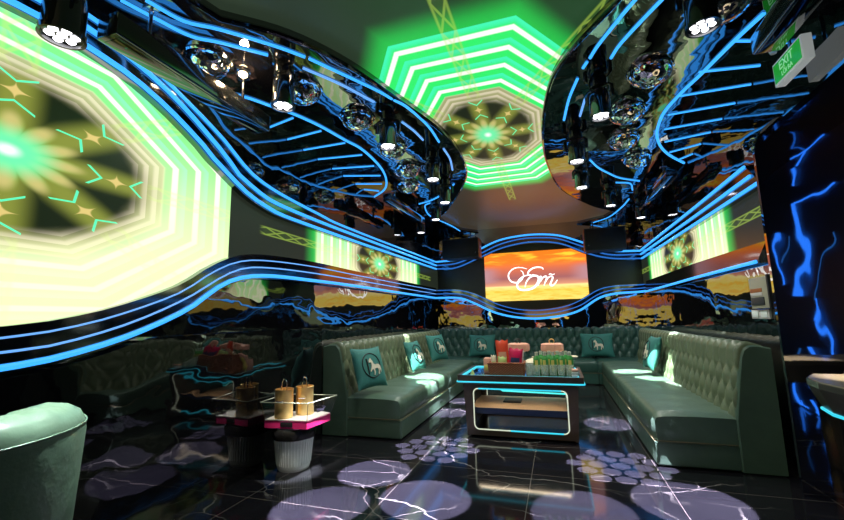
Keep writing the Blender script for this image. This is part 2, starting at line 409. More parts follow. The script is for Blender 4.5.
# ------------------------------------------------------------------ the shell
b = B(); b.box((XL - 0.2, YF, -0.1), (XE, YB + 0.2, 0.0)); b.build('floor', M['floor'], smooth=0)['kind'] = 'structure'
b = B(); b.box((XL - 0.2, YF, ZC + 0.03), (XE, YB + 0.2, ZC + 0.2)); b.build('ceiling', M['dark_wall'], smooth=0)['kind'] = 'structure'
def wall(name, lo, hi, m):
    b = B(); b.box(lo, hi); o = b.build(name, m, smooth=0); o['kind'] = 'structure'; return o
wall('wall_left', (XL - 0.15, YF, 0), (XL, YB + 0.15, ZC + 0.03), M['mirror_wall'])
wall('wall_right', (XR, YP + 0.03, 0), (XR + 0.15, YB + 0.15, ZC + 0.03), M['mirror_wall'])
wall('wall_back', (XL, YB, 0), (XR, YB + 0.15, ZC + 0.03), M['mirror_back'])
wall('wall_front', (XL, YF - 0.15, 0), (XE, YF, ZC + 0.03), M['dark_wall'])
wall('wall_entrance', (XE, YF, 0), (XE + 0.15, YP, ZC + 0.03), M['blue_glow_wall'])
# buckled black wainscot in front of the left wall, ending at the sofa
b = B(); ys = [YF + (4.03 - YF) * i / 60 for i in range(61)]
wains = b
b = B(); b.prism([(1.515, 0), (XE + 0.15, 0), (XE + 0.15, ZC + 0.03), (1.72, ZC + 0.03), (1.72, 2.72), (1.66, 2.70), (1.60, 2.65), (1.55, 2.57), (1.515, 2.45)], lambda u, v: (u, YP, v), lambda u, v: (u, YP + 0.03, v))
b.build('wall_bay', M['mirror_bay'], smooth=0)['kind'] = 'structure'
wall('wall_lintel', (XR, 0.9, 2.70), (XR + 0.06, YP + 0.03, ZC + 0.03), M['mirror_wall'])

# hanging black mirrored soffits that frame the ceiling picture
rimL = [atZ(x, y, ZC) for x, y in ((220, 10), (290, 30), (350, 60), (400, 95), (440, 125), (460, 150), (466, 170), (458, 189), (446, 207), (440, 214), (447, 222), (462, 228))]
rimL = [Vector((-2.20, YF, ZC)), Vector((-2.16, 0.2, ZC)), Vector((-2.13, 1.1, ZC)), Vector((-2.03, 1.52, ZC))] + spline(rimL, 5) + [Vector((-1.62, YB, ZC))]
rimR = [atZ(x, y, ZC) for x, y in ((610, 0), (565, 50), (548, 85), (543, 130), (548, 160), (562, 185), (590, 201), (608, 206), (613, 209), (604, 215))]
rimR = [Vector((1.42, YF, ZC)), Vector((1.36, 0.3, ZC)), Vector((1.15, 1.3, ZC)), Vector((0.78, 2.1, ZC))] + spline(rimR, 5) + [Vector((0.55, YB, ZC))]
def soffit(name, rim, far, label):
    root = struct(name, label)
    poly = [(p.x, p.y) for p in rim] + far
    b = B(); b.prism(poly, lambda x, y: (x, y, ZS), lambda x, y: (x, y, ZC + 0.03)); b.build('soffit_panel', M['mirror_ceiling'], root, smooth=30)
    # polished rim along the free edge
    b = B(); b.tube([Vector((p.x, p.y, ZS + 0.02)) for p in rim], 0.022, 8); b.build('rim', M['gloss_black'], root)
    return root
sofL = soffit('trim_1', rimL, [(XL, YB), (XL, YF)], 'black mirrored soffit with leaf outline of blue tubes above the left sofa')
sofR = soffit('trim_2', rimR, [(XR, YB), (XR, YP), (XE, YP), (XE, YF)], 'black mirrored soffit with leaf outline of blue tubes above the right sofa')
def ztube(pts, r=0.012, m='led', parent=None, n=5, z=ZS - 0.004, sp=True):
    P = [atZ(x, y, z) for x, y in pts]
    b = B(); b.tube(spline(P, n) if (sp and len(P) > 2) else P, r * 0.78, 8); return b.build('led_or_glint_tube', M[m], parent)
L, R_ = sofL, sofR
ztube([(146, 0), (184, 21), (220, 29.5), (275, 46), (305, 57)], 0.015, 'led', L)
ztube([(309, 58.5), (374, 89), (392, 99)], 0.015, 'led', L)
ztube([(394, 100), (408, 108), (428, 126), (439, 142)], 0.015, 'led', L)
ztube([(443.6, 148.7), (450, 159), (452.5, 170)], 0.015, 'led_soft', L)
ztube([(454, 184), (446, 192), (432, 200), (419, 204)], 0.014, 'led', L)
ztube([(430, 203), (425, 206), (428, 214), (436, 219), (450, 225), (460, 231)], 0.014, 'led', L)
ztube([(121, 0), (153, 17), (191, 36), (220, 42.5), (268, 55)], 0.015, 'led', L)
ztube([(303, 68), (340, 84), (374, 102)], 0.014, 'led_soft', L)
ztube([(402, 122), (414, 131), (423, 140)], 0.014, 'led_soft', L)
ztube([(208, 88), (245, 97), (271, 106), (295, 114.5), (320, 126), (345, 140), (360, 148), (373, 159), (383, 171), (386.5, 182), (384, 190), (374, 197)], 0.017, 'led', L)
def stripe(p, q, x, parent):
    A = atZ(*p, ZS - 0.004); Q = atZ(*q, ZS - 0.004); d = Q - A; d *= ((x - A.x) / d.x); 
    b = B(); b.tube([A, A + d], 0.009, 8); b.build('led_or_glint_tube', M['led'], parent)
for p, q in (((293, 118), (268, 128)), ((321, 131), (288, 139.4)), ((345, 143), (304, 150)), ((362, 155), (322, 159)), ((374, 166), (330, 169)), ((380.5, 175.7), (345, 176)), ((382, 184), (355, 184)), ((379, 191), (366, 189.7))):
    stripe(p, q, XL + 0.01, L)
ztube([(660, -24), (635, 0), (600.6, 42), (590, 58)], 0.015, 'led', R_)
ztube([(587, 62), (583, 68)], 0.015, 'led', R_)
ztube([(577.5, 78.7), (569, 99), (564, 120)], 0.015, 'led', R_)
ztube([(590, 160), (598, 167.5), (608, 173), (620, 178), (639.5, 181)], 0.014, 'led', R_)
ztube([(616, 182.6), (630, 183.5), (632.5, 190)], 0.013, 'led', R_)
ztube([(629, 199), (622, 207), (609, 217), (592, 223)], 0.014, 'led', R_)
ztube([(690, -28), (660, 1.5), (622, 42), (611, 58)], 0.015, 'led', R_)
ztube([(585, 99), (580, 116)], 0.014, 'led_soft', R_)
ztube([(764, 13), (735, 40), (700, 75), (682, 92), (665, 111), (658.5, 125), (657, 136), (661, 147), (670, 155.5), (684, 163)], 0.018, 'led', R_)
for p, q in (((734, 41), (757, 41)), ((699, 72), (760, 65.6))):
    A = atZ(*p, ZS - 0.004); Q = atZ(*q, ZS - 0.004); b = B(); b.tube([A, Q], 0.010, 8); b.build('led_or_glint_tube', M['led'], R_)
for p, q in (((680.4, 96), (751, 84.4)), ((668, 115), (736.6, 103)), ((664.5, 129.4), (722, 119)), ((664.5, 142), (712, 132)), ((669.6, 152.4), (702, 143.7)), ((679, 159.6), (693, 153.8))):
    stripe(p, q, XR - 0.01, R_)
for pts in (((762, 47), (800, 40), (840, 26)), ((800, 70), (842, 56)), ((834, 48), (850, 10)), ((826, 60), (844, 20))):
    ztube(pts, 0.013, 'led', R_, sp=False)

# ceiling picture
b = B(); poly = [(p.x, p.y) for p in rimL] + [(p.x, p.y) for p in reversed(rimR)]
b.prism([(XL, YF), (XE, YF), (XE, YB), (XL, YB)], lambda x, y: (x, y, ZC + 0.005), lambda x, y: (x, y, ZC + 0.028))
tag(b.build('ceiling_screen', M['screen_ceiling'], smooth=0), 'ceiling video screen showing a green octagon kaleidoscope between the two soffits', 'screen')

# ------------------------------------------------------------------ swooping LED bands on the walls
def band(name, label, unproject, inner, lines, tubes, depth_axis, depth, pad, rails=True):
    """lines: three pixel polylines from the lower edge to the upper one; the moulding follows them"""
    root = struct(name, label)
    P = [resample(spline([unproject(x, y) for x, y in ln], 6), 60) for ln in lines]
    lo, hi = P[0], P[-1]
    b = B(); sec = []
    for a, c in zip(lo, hi):
        up = (c - a); up = up.normalized() if up.length > 1e-6 else Vector((0, 0, 1))
        if isinstance(pad, tuple): a2, c2 = a - up * pad[0], c + up * pad[1]
        else: a2, c2 = a - up * pad, c + up * pad
        out = Vector(depth_axis) * depth
        sec.append([a2 - out, a2 + out * 0.0, c2 + out * 0.0, c2 - out])
    vs = [[b.bm.verts.new(v) for v in s] for s in sec]
    for s, t in zip(vs, vs[1:]):
        for k in range(4): b.bm.faces.new((s[k], s[(k + 1) % 4], t[(k + 1) % 4], t[k]))
    b.bm.faces.new(vs[0][::-1]); b.bm.faces.new(vs[-1])
    b.build('moulding', M['rail_black'], root, smooth=30)
    for p, (r, m) in zip(P, tubes):
        if not m: continue
        b = B(); b.tube([v + Vector(depth_axis) * r * 0.5 for v in p], r * 0.8, 10); b.build('led_or_glint_tube', M[m], root)
    return root, lo, hi
DB = 0.07
ul = lambda x, y: atX(x, y, XL + DB)
bandUL = band('trim_3', 'upper swooping blue tube band above the left video walls', ul, None,
     [[(-60, -32), (8, 1), (45, 20), (84, 45), (130, 76), (170, 111), (206, 149), (220, 166), (263, 205), (322, 230), (436, 269)],
      [(-40, -46), (35, -2), (91, 31), (138, 65), (180, 104), (222, 152), (251, 186), (312, 219), (436, 265.5)],
      [(20, -34), (60, -3), (93, 19), (130, 48), (173, 88), (220, 136), (260, 181), (318, 214), (355, 231), (436, 262)]],
     [(0.020, 'led'), (0.020, 'led'), (0.016, 'led')], (1, 0, 0), DB, 0.035)
bandLL = band('trim_4', 'lower swooping blue tube band under the left video walls', ul, None,
     [[(-60, 377), (0, 368), (58, 357), (130, 335), (187, 309), (216, 288), (240, 277.8), (270, 276), (312, 280.5), (355, 286), (401, 293), (436, 298)],
      [(-60, 360), (0, 352.5), (58, 344), (130, 323), (187, 298), (219, 278.5), (243, 268.5), (270, 268), (312, 273), (355, 280), (401, 288), (436, 294)],
      [(-60, 346), (0, 338), (52, 331), (115, 316), (179, 293), (213, 272), (240, 261.5), (270, 261), (315, 267), (355, 275), (401, 284), (436, 290.5)]],
     [(0.021, 'led'), (0.008, 'led_soft'), (0.007, 'led_soft')], (1, 0, 0), DB, (0.03, 0.055))  # upper two lines: reflections on the gloss rails, drawn as thin glowing tubes
ub = lambda x, y: atY(x, y, YB - DB)
bandUB = band('trim_5', 'upper blue tube band arching over the sunset screen', ub, None,
     [[(436, 269), (456, 267.8), (478, 258.4), (499, 249), (521, 243.3), (540, 241.8), (562, 244), (587.6, 253.4), (612, 258.4), (642, 258.4)],
      [(436, 265.6), (456, 263.5), (478, 254.8), (499, 244.7), (521, 239), (540, 237.8), (559, 239), (587, 248), (609, 254.6), (641, 254.3)],
      [(436, 262), (456, 260), (470, 256), (479, 249.8), (499, 240.4), (521, 235.8), (540, 234.4), (559, 235.6), (576, 240.4), (598, 247.6), (612, 251), (640, 250.8)]],
     [(0.018, 'led_dim'), (0.017, 'led_dim'), (0.024, 'led')], (0, -1, 0), DB, 0.03)
bandLB = band('trim_6', 'lower blue tube band dipping under the sunset screen', ub, None,
     [[(436, 298), (459, 298), (474, 303), (488, 309.7), (500, 314), (516, 317.2), (535, 318.6), (552, 317.2), (566.5, 314.8), (581, 309.7), (599, 298), (616, 293.5), (637, 292), (646, 291)],
      [(436, 294), (459, 294), (474, 298), (488, 304.5), (500, 309), (516, 313), (535, 314.5), (552, 313), (566.5, 310), (581, 305), (599, 294), (616, 289.5), (637, 288.5), (646, 287.5)],
      [(436, 290.5), (459, 290.5), (474, 294), (488, 300), (500, 305), (516, 309), (535, 310.5), (552, 309), (566.5, 306), (581, 300), (599, 289.5), (616, 286), (637, 285), (646, 284)]],
     [(0.026, 'led'), (0.012, 'led_dim'), (0.012, 'led_dim')], (0, -1, 0), DB, 0.02)  # upper pair: rail reflections drawn as dim glowing tubes
ur = lambda x, y: atX(x, y, XR - DB)
bandUR = band('trim_7', 'upper straight blue tube band above the right video wall', ur, None,
     [[(642, 258.4), (690, 227.5), (760, 182)], [(641, 254.3), (690, 220), (751, 176)], [(640, 250.8), (690, 211.5), (745, 167)]],
     [(0.018, 'led'), (0.018, 'led'), (0.018, 'led')], (-1, 0, 0), DB, 0.03)
bandLR = band('trim_8', 'lower straight blue tube band under the right video wall', ur, None,
     [[(646, 291.5), (674, 283.8), (700, 276.5), (757, 261.7)], [(646, 287), (674, 278), (700, 270), (762, 252)], [(646, 282.5), (674, 272.5), (700, 263.5), (765, 243)]],
     [(0.020, 'led'), (0.010, None), (0.010, None)], (-1, 0, 0), DB, (0.02, 0.03))

# video walls between the bands
def at_band(P, y, ax=1):
    for a, c in zip(P, P[1:]):
        lo, hi = sorted((a[ax], c[ax]))
        if lo <= y <= hi: return a.lerp(c, (y - a[ax]) / (c[ax] - a[ax]) if c[ax] != a[ax] else 0).z
    return P[0].z if abs(y - P[0][ax]) < abs(y - P[-1][ax]) else P[-1].z
top = [(y, min(1.17, at_band(bandLL[1], y) - 0.05)) for y in ys]
wains.prism([(YF, 0.0), (4.03, 0.0)] + list(reversed(top)), lambda u, v: (XL - 0.01, u, v), lambda u, v: (-2.50, u, v))
wains.build('wall_left_lower', M['mirror_low'], smooth=0)['kind'] = 'structure'
def video(name, x, y0, y1, lowP, upP, m, label, out, n=40):
    b = B(); t = 0.012 * out
    ys = [y0 + (y1 - y0) * i / n for i in range(n + 1)]
    bot = [(y, at_band(lowP, y)) for y in ys]; top = [(y, at_band(upP, y)) for y in reversed(ys)]
    b.prism(bot + top, lambda u, v: (x, u, v), lambda u, v: (x + t, u, v))
    return tag(b.build(name, M[m], smooth=0), label, 'screen')
video('video_wall', XL + 0.002, 0.35, 2.72, bandLL[2], bandUL[1], 'screen_left', 'huge left video wall showing a bright green and yellow kaleidoscope', 1)
video('video_wall', XL + 0.002, 2.722, YB - 0.03, bandLL[2], bandUL[1], 'screen_strip_left', 'long low video strip on the left wall above the left sofa', 1)
video('video_wall', XR - 0.002, YP + 0.05, YB - 0.03, bandLR[2], bandUR[1], 'screen_strip_right', 'long low video strip on the right wall above the right sofa', -1)
# dark panel field of the back wall between the two bands
b = B(); n = 50; xs = [XL + 0.02 + (XR - XL - 0.04) * i / n for i in range(n + 1)]
b.prism([(x, at_band(bandLB[2], x, 0)) for x in xs] + [(x, at_band(bandUB[1], x, 0)) for x in reversed(xs)], lambda u, v: (u, YB - 0.002, v), lambda u, v: (u, YB - 0.012, v))
b.build('trim_9', M['panel_dark'], smooth=0)['kind'] = 'structure'
b = B()
c4 = [atY(x, y, YB - 0.04) for x, y in ((484, 253.6), (585.5, 249.2), (589, 299), (486, 303.5))]
tx0, tx1, tz0, tz1 = c4[0].x, c4[1].x, 1.60, c4[0].z - 0.02
M['sunset'] = sunset('sunset_picture', tx0, tx1, tz0, tz1)
tv = thing('television', 'bright screen with orange sunset sea and white script lettering on back wall', 'screen', (0, 0, 0))
b = B(); b.box((tx0, YB - 0.045, tz0), (tx1, YB - 0.013, tz1)); b.build('display', M['sunset'], tv, smooth=0)
M['script_white'] = mat('white_script', (0.8, 0.8, 0.8), 0.5, emit=(1.0, 0.97, 0.95), estr=1.4)
# the script word, drawn as ribbons whose width swells on the down strokes
def ribbon(b, pts, y, w):
    w = (w[0] * 0.85, w[1] * 0.8)
    P = spline([atY(482 + x / 7.673, 248 + yy / 7.673, y) for x, yy in pts], 7); n = len(P)
    ws = [w[0] + (w[1] - w[0]) * math.sin(PI * i / (n - 1)) for i in range(n)]
    f, k = [], []
    for i, p in enumerate(P):
        d = (P[min(i + 1, n - 1)] - P[max(i - 1, 0)]).normalized(); nrm = Vector((-d.z, 0, d.x)) * ws[i]
        f.append((b.bm.verts.new(p + nrm), b.bm.verts.new(p - nrm)))
        k.append((b.bm.verts.new(p + nrm + Vector((0, 0.004, 0))), b.bm.verts.new(p - nrm + Vector((0, 0.004, 0)))))
    for i in range(n - 1):
        b.bm.faces.new((f[i][0], f[i + 1][0], f[i + 1][1], f[i][1])); b.bm.faces.new((k[i][0], k[i][1], k[i + 1][1], k[i + 1][0]))
        b.bm.faces.new((f[i][0], k[i][0], k[i + 1][0], f[i + 1][0])); b.bm.faces.new((f[i][1], f[i + 1][1], k[i + 1][1], k[i][1]))
b = B(); y0 = YB - 0.052
ribbon(b, [(345, 160), (300, 150), (250, 155), (212, 185), (203, 220), (222, 255), (262, 266), (298, 250), (318, 215), (312, 185), (296, 172)], y0, (0.006, 0.018))
ribbon(b, [(470, 165), (462, 152), (430, 147), (390, 155), (358, 180), (355, 203), (375, 210), (398, 204)], y0, (0.008, 0.020))
ribbon(b, [(375, 206), (325, 215), (285, 245), (270, 285), (285, 315), (330, 322), (385, 310), (420, 280), (436, 240), (425, 217), (398, 212), (365, 228), (340, 262), (330, 300)], y0, (0.010, 0.028))
ribbon(b, [(428, 290), (448, 240), (455, 222), (446, 218), (440, 228)], y0, (0.010, 0.018))
ribbon(b, [(445, 262), (470, 225), (492, 218), (494, 235), (476, 288)], y0, (0.008, 0.020))
ribbon(b, [(486, 258), (512, 224), (535, 217), (542, 232), (524, 278), (540, 288), (562, 270), (578, 244)], y0, (0.008, 0.020))
ribbon(b, [(512, 205), (524, 198), (540, 204), (558, 198)], y0, (0.008, 0.012))
b.build('lettering', M['script_white'], tv, smooth=0)

ft = thing('television', 'sunset screen behind the camera, mirrored as small orange patches beside the back corners', 'screen', (-0.45, YF, 1.05))
M['sunset_front'] = sunset('sunset_picture_front', -1.0, 1.0, 0.0, 1.1)
b = B(); b.box((-1.0, 0.002, 0), (1.0, 0.03, 1.1)); b.build('display', M['sunset_front'], ft, smooth=0)
b = B(); b.prism([(-1.03, -0.03), (1.03, -0.03), (1.03, 1.13), (-1.03, 1.13)], lambda u, v: (u, 0.001, v), lambda u, v: (u, 0.024, v)); b.build('bezel', M['matt_black'], ft, smooth=0)

# ------------------------------------------------------------------ ceiling fixtures
def make_par():
    r = thing('ceiling_spotlight', '', 'spotlight')
    b = B(); b.lathe([(0, 0), (0.075, 0), (0.075, -0.035), (0.06, -0.045), (0, -0.045)], 24); b.build('mounting_base', M['satin_black'], r)
    b = B(); b.tube([(-0.105, 0, -0.16), (-0.105, 0, -0.06), (-0.085, 0, -0.042), (0.085, 0, -0.042), (0.105, 0, -0.06), (0.105, 0, -0.16)], 0.012, 8, flat=1.6); b.build('yoke', M['satin_black'], r)
    b = B(); b.lathe([(0, -0.065), (0.06, -0.065), (0.078, -0.09), (0.082, -0.13), (0.082, -0.27), (0.09, -0.275), (0.09, -0.30), (0.078, -0.30), (0.076, -0.285), (0, -0.285)], 28); can = b.build('lamp_can', M['satin_black'], r)
    b = B()
    for k in range(7):
        a = k * PI / 3; c = (0, 0) if k == 6 else (0.047 * math.cos(a), 0.047 * math.sin(a))
        b.lathe([(0, -0.296), (0.012, -0.295), (0.019, -0.288)], 14, (c[0], c[1], 0))
    b.build('lens', M['lamp_cell'], can)
    return r
par0 = make_par()
pars = [((62, 38), 'wide spotlight hanging nearest the huge kaleidoscope wall, top left', 2.72),
        ((283, 107), 'spotlight hanging beside the warm glowing bulb', None),
        ((388, 147), 'left soffit spotlight hanging behind the roundest chrome dome', None),
        ((433, 180), 'left soffit spotlight near the tip of the rounded soffit edge', None),
        ((445, 203), 'left soffit spotlight fifth in the receding row', None),
        ((436, 220), 'left soffit spotlight sixth in the receding row, before the left loudspeaker', None),
        ((421, 233), 'left soffit spotlight furthest back by the side wall', None),
        ((703, 28), 'large four-cell spotlight nearest the camera on the right soffit', None),
        ((601, 117), 'right soffit spotlight second in the row, beside a chrome dome', None),
        ((577, 162), 'right soffit spotlight third in the row, at the rounded soffit edge', None),
        ((582, 188), 'right soffit spotlight fourth in the row, below the rounded soffit edge', None),
        ((611, 206), 'right soffit spotlight fifth in the row', None),
        ((641, 218), 'right soffit spotlight furthest back, above the right loudspeaker', None)]
par_pos = []; par_objs = [par0] + [copy_tree(par0) for _ in pars[1:]]
for i, ((px, py), lab, zb) in enumerate(pars):
    o = par_objs[i]
    o['label'] = lab; o['group'] = 'spotlights on the two soffits'
    if zb:
        p = atZ(px, py, zb); s = 1.12; o.scale = (s, s, s); o.location = (p.x, p.y, zb + 0.30 * s)
        b = B(); b.tube([(0, 0, 0), (0, 0, (ZS - zb - 0.30 * s) / s)], 0.022, 12); b.build('drop_rod', M['satin_black'], o)
        par_pos.append(Vector((p.x, p.y, zb)))
    else:
        p = atZ(px, py, ZS - 0.30); o.location = (p.x, p.y, ZS); par_pos.append(Vector((p.x, p.y, ZS - 0.31)))
    o.rotation_euler = (0, 0, random.uniform(-0.6, 0.6))

dome0 = thing('mirror_dome', '', 'dome')
b = B(); b.lathe([(0.165, 0), (0.172, -0.006), (0.165, -0.012), (0.158, -0.012)], 32); b.build('collar', M['chrome'], dome0)
b = B(); b.lathe([(0.158 * math.cos(k * PI / 20), -0.010 - 0.115 * math.sin(k * PI / 20)) for k in range(11)], 32)
_md = mat('faceted_chrome', (0.92, 0.93, 0.92), 0.03, 1.0); _t = NT(_md); _vo = _t.n.new('ShaderNodeTexVoronoi'); _vo.inputs['Scale'].default_value = 26
_t.l.new(_t.coords(), _vo.inputs['Vector']); _t.l.new(_t.bump(_vo.outputs[0], 0.006, 1), bsdf(_md).inputs['Normal'])
b.build('dome', _md, dome0)
domes = [((357, 120), 'chrome dome between the two nearest left soffit spotlights'), ((207, 64), 'chrome dome above the near black light bar on the left'),
         ((302, 92), 'chrome dome half hidden behind the spotlight next to the warm bulb'), ((392, 150), 'chrome dome half hidden behind the second spotlight of the left row'),
         ((408, 171), 'left soffit chrome dome just beyond the leaf outline, fourth in the row'), ((408, 187), 'left soffit chrome dome furthest back, above the rear light bar'),
         ((650, 74), 'widest chrome dome of the right soffit group'), ((627, 114), 'right soffit chrome dome second in the group, beside a spotlight'),
         ((624, 141), 'right soffit chrome dome third in the group'), ((637, 160), 'right soffit chrome dome furthest back in the group'),
         ((722, 6), 'chrome dome beside the large four-cell spotlight at the top')]
for i, ((px, py), lab) in enumerate(domes):
    o = dome0 if i == 0 else copy_tree(dome0); p = atZ(px, py, ZS - 0.03); o.location = (p.x, p.y, ZS)
    o['label'] = lab; o['group'] = 'chrome domes on the two soffits'; o.rotation_euler = (0, 0, i * 1.1)

# long black light bars under the soffits
def bar(x, y0, y1, z0, z1, w, label):
    r = thing('hanging_light_bar', label, 'light bar', (x, (y0 + y1) / 2, z0), 0, 'light bars under the soffits')
    h = (y1 - y0) / 2
    b = B(); b.box((-w / 2, -h, 0), (w / 2, h, z1 - z0), 0.012); b.build('housing', M['satin_black'], r)
    b = B(); b.box((-w / 2 + 0.02, -h + 0.03, -0.004), (w / 2 - 0.02, h - 0.03, 0.004), 0.003); b.build('front_lens', M['gloss_black'], r)
    for s in (-1, 1):
        b = B(); b.tube([(0, s * h * 0.62, z1 - z0), (0, s * h * 0.62, ZS - z0)], 0.012, 10); b.box((-0.04, s * h * 0.62 - 0.03, ZS - z0 - 0.012), (0.04, s * h * 0.62 + 0.03, ZS - z0), 0.003); b.build('hanger', M['steel'], r)
    return r
bar(-2.25, 1.40, 2.66, 2.82, 2.96, 0.16, 'long black light bar hanging near the huge left video wall')
bar(-2.22, 5.25, 6.85, 2.94, 3.06, 0.13, 'black light bar under the left soffit far back, beyond the chrome domes')
bar(1.42, 1.55, 3.05, 2.93, 3.06, 0.16, 'black light bar in front of the green exit sign')
bar(1.47, 5.60, 7.35, 2.94, 3.06, 0.13, 'black light bar under the right soffit beyond the leaf outline')

# small warm bulb spot
p = atZ(243, 75, ZS - 0.03)
r = thing('ceiling_bulb_spot', 'small warm glowing bulb on the left soffit', 'bulb', (p.x, p.y, ZS))
b = B(); b.lathe([(0, 0), (0.05, 0), (0.055, -0.012), (0.038, -0.02), (0, -0.02)], 20); b.build('collar', M['steel'], r)
b = B(); b.lathe([(0.034, -0.02), (0.032, -0.034), (0.018, -0.046), (0, -0.05)], 18); b.build('bulb', M['warm_bulb'], r)

# exit sign
e0 = atX(772, 67, 1.59); e1 = atX(800, 33, 1.59)
sx, sy0, sy1, sz1 = 1.59, e1.y, e0.y, (e0.z + e1.z) / 2; sz0 = sz1 - 0.17
r = thing('hanging_exit_sign', 'green exit sign in a white frame hanging under the right soffit', 'sign', (sx, (sy0 + sy1) / 2, sz0))
hw = (sy1 - sy0) / 2; hh = sz1 - sz0
b = B(); b.box((0.0, -hw, 0), (0.06, hw, hh), 0.006); b.build('sign_case', M['exit_white'], r)
b = B(); b.box((-0.004, -hw + 0.018, 0.018), (0.002, hw - 0.018, hh - 0.018)); b.build('green_panel', M['exit_green'], r, smooth=0)
b = B(); b.tube([(0.03, 0, hh), (0.03, 0, ZS - sz0)], 0.01, 10); b.build('hanger', M['steel'], r)
for txt, size, zz in (('EXIT', 0.085, 0.080), ('LỐI RA', 0.045, 0.030)):
    fc = bpy.data.curves.new('lettering', 'FONT'); fc.body = txt; fc.size = size; fc.align_x = 'CENTER'; fc.extrude = 0.001
    ft = bpy.data.objects.new('lettering_source', fc); me = bpy.data.meshes.new_from_object(ft); bpy.data.objects.remove(ft)
    fo = bpy.data.objects.new('lettering', me); C.objects.link(fo); me.materials.clear(); me.materials.append(M['exit_text']); fo.parent = r
    fo.matrix_basis = Matrix.Translation((-0.006, 0, zz)) @ Matrix(((0, 0, -1), (-1, 0, 0), (0, 1, 0))).to_4x4()
b = B(); b.lathe([(0, -0.03), (0.02, -0.022), (0.026, 0), (0.02, 0.022), (0, 0.03)], 16)
_g = atX(773, 51, 1.66); b.tube([(0, 0, 0.02), (0, 0, ZS - _g.z)], 0.006, 8)
tag(b.build('hanging_sensor_bulb', M['white_plastic'], mtx=Matrix.Translation(_g)), 'tiny pale round sensor hanging behind the exit sign', 'sensor')

# loudspeakers in the two back corners
def speaker(px0, px1, pyt, pyb, label, side):
    yf = YB - 0.55
    a = atY(px0, pyt, yf); c = atY(px1, pyb, yf); w = (c.x - a.x) / 2; z0 = c.z; z1 = a.z
    r = thing('mounted_loudspeaker', label, 'speaker', ((a.x + c.x) / 2, yf + 0.24, z0), 0, 'back corner loudspeakers')
    h = z1 - z0
    b = B(); b.prism([(-w, -0.24), (w, -0.24), (w * 0.9, 0.2), (-w * 0.9, 0.2)], lambda x, y: (x, y, 0), lambda x, y: (x, y, h)); b.build('cabinet', M['speaker_grey'], r, smooth=0)
    b = B(); b.box((-w + 0.015, -0.25, 0.02), (w - 0.015, -0.238, h - 0.02), 0.004); b.build('grille', M['matt_black'], r)
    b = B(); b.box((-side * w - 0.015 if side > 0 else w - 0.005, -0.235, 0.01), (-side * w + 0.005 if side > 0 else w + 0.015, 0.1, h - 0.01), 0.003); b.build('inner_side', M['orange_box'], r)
    b = B(); b.lathe([(0, 0), (0.012, 0), (0.012, 0.006), (0, 0.008)], 12, mtx=Matrix.Translation((-side * (w - 0.06), -0.25, 0.10)) @ Matrix.Rotation(PI / 2, 4, 'X')); b.build('badge', M['steel'], r)
    for s in (-1, 1):
        b = B(); b.tube([(s * w * 0.5, 0, h), (s * w * 0.5, 0, ZS - z0)], 0.012, 8); b.build('hanger', M['satin_black'], r)
speaker(442, 478.5, 240, 256.5, 'dark loudspeaker in the back left corner over the blue band', -1)
speaker(584, 627, 229, 248, 'dark loudspeaker in the back right corner over the blue band', 1)

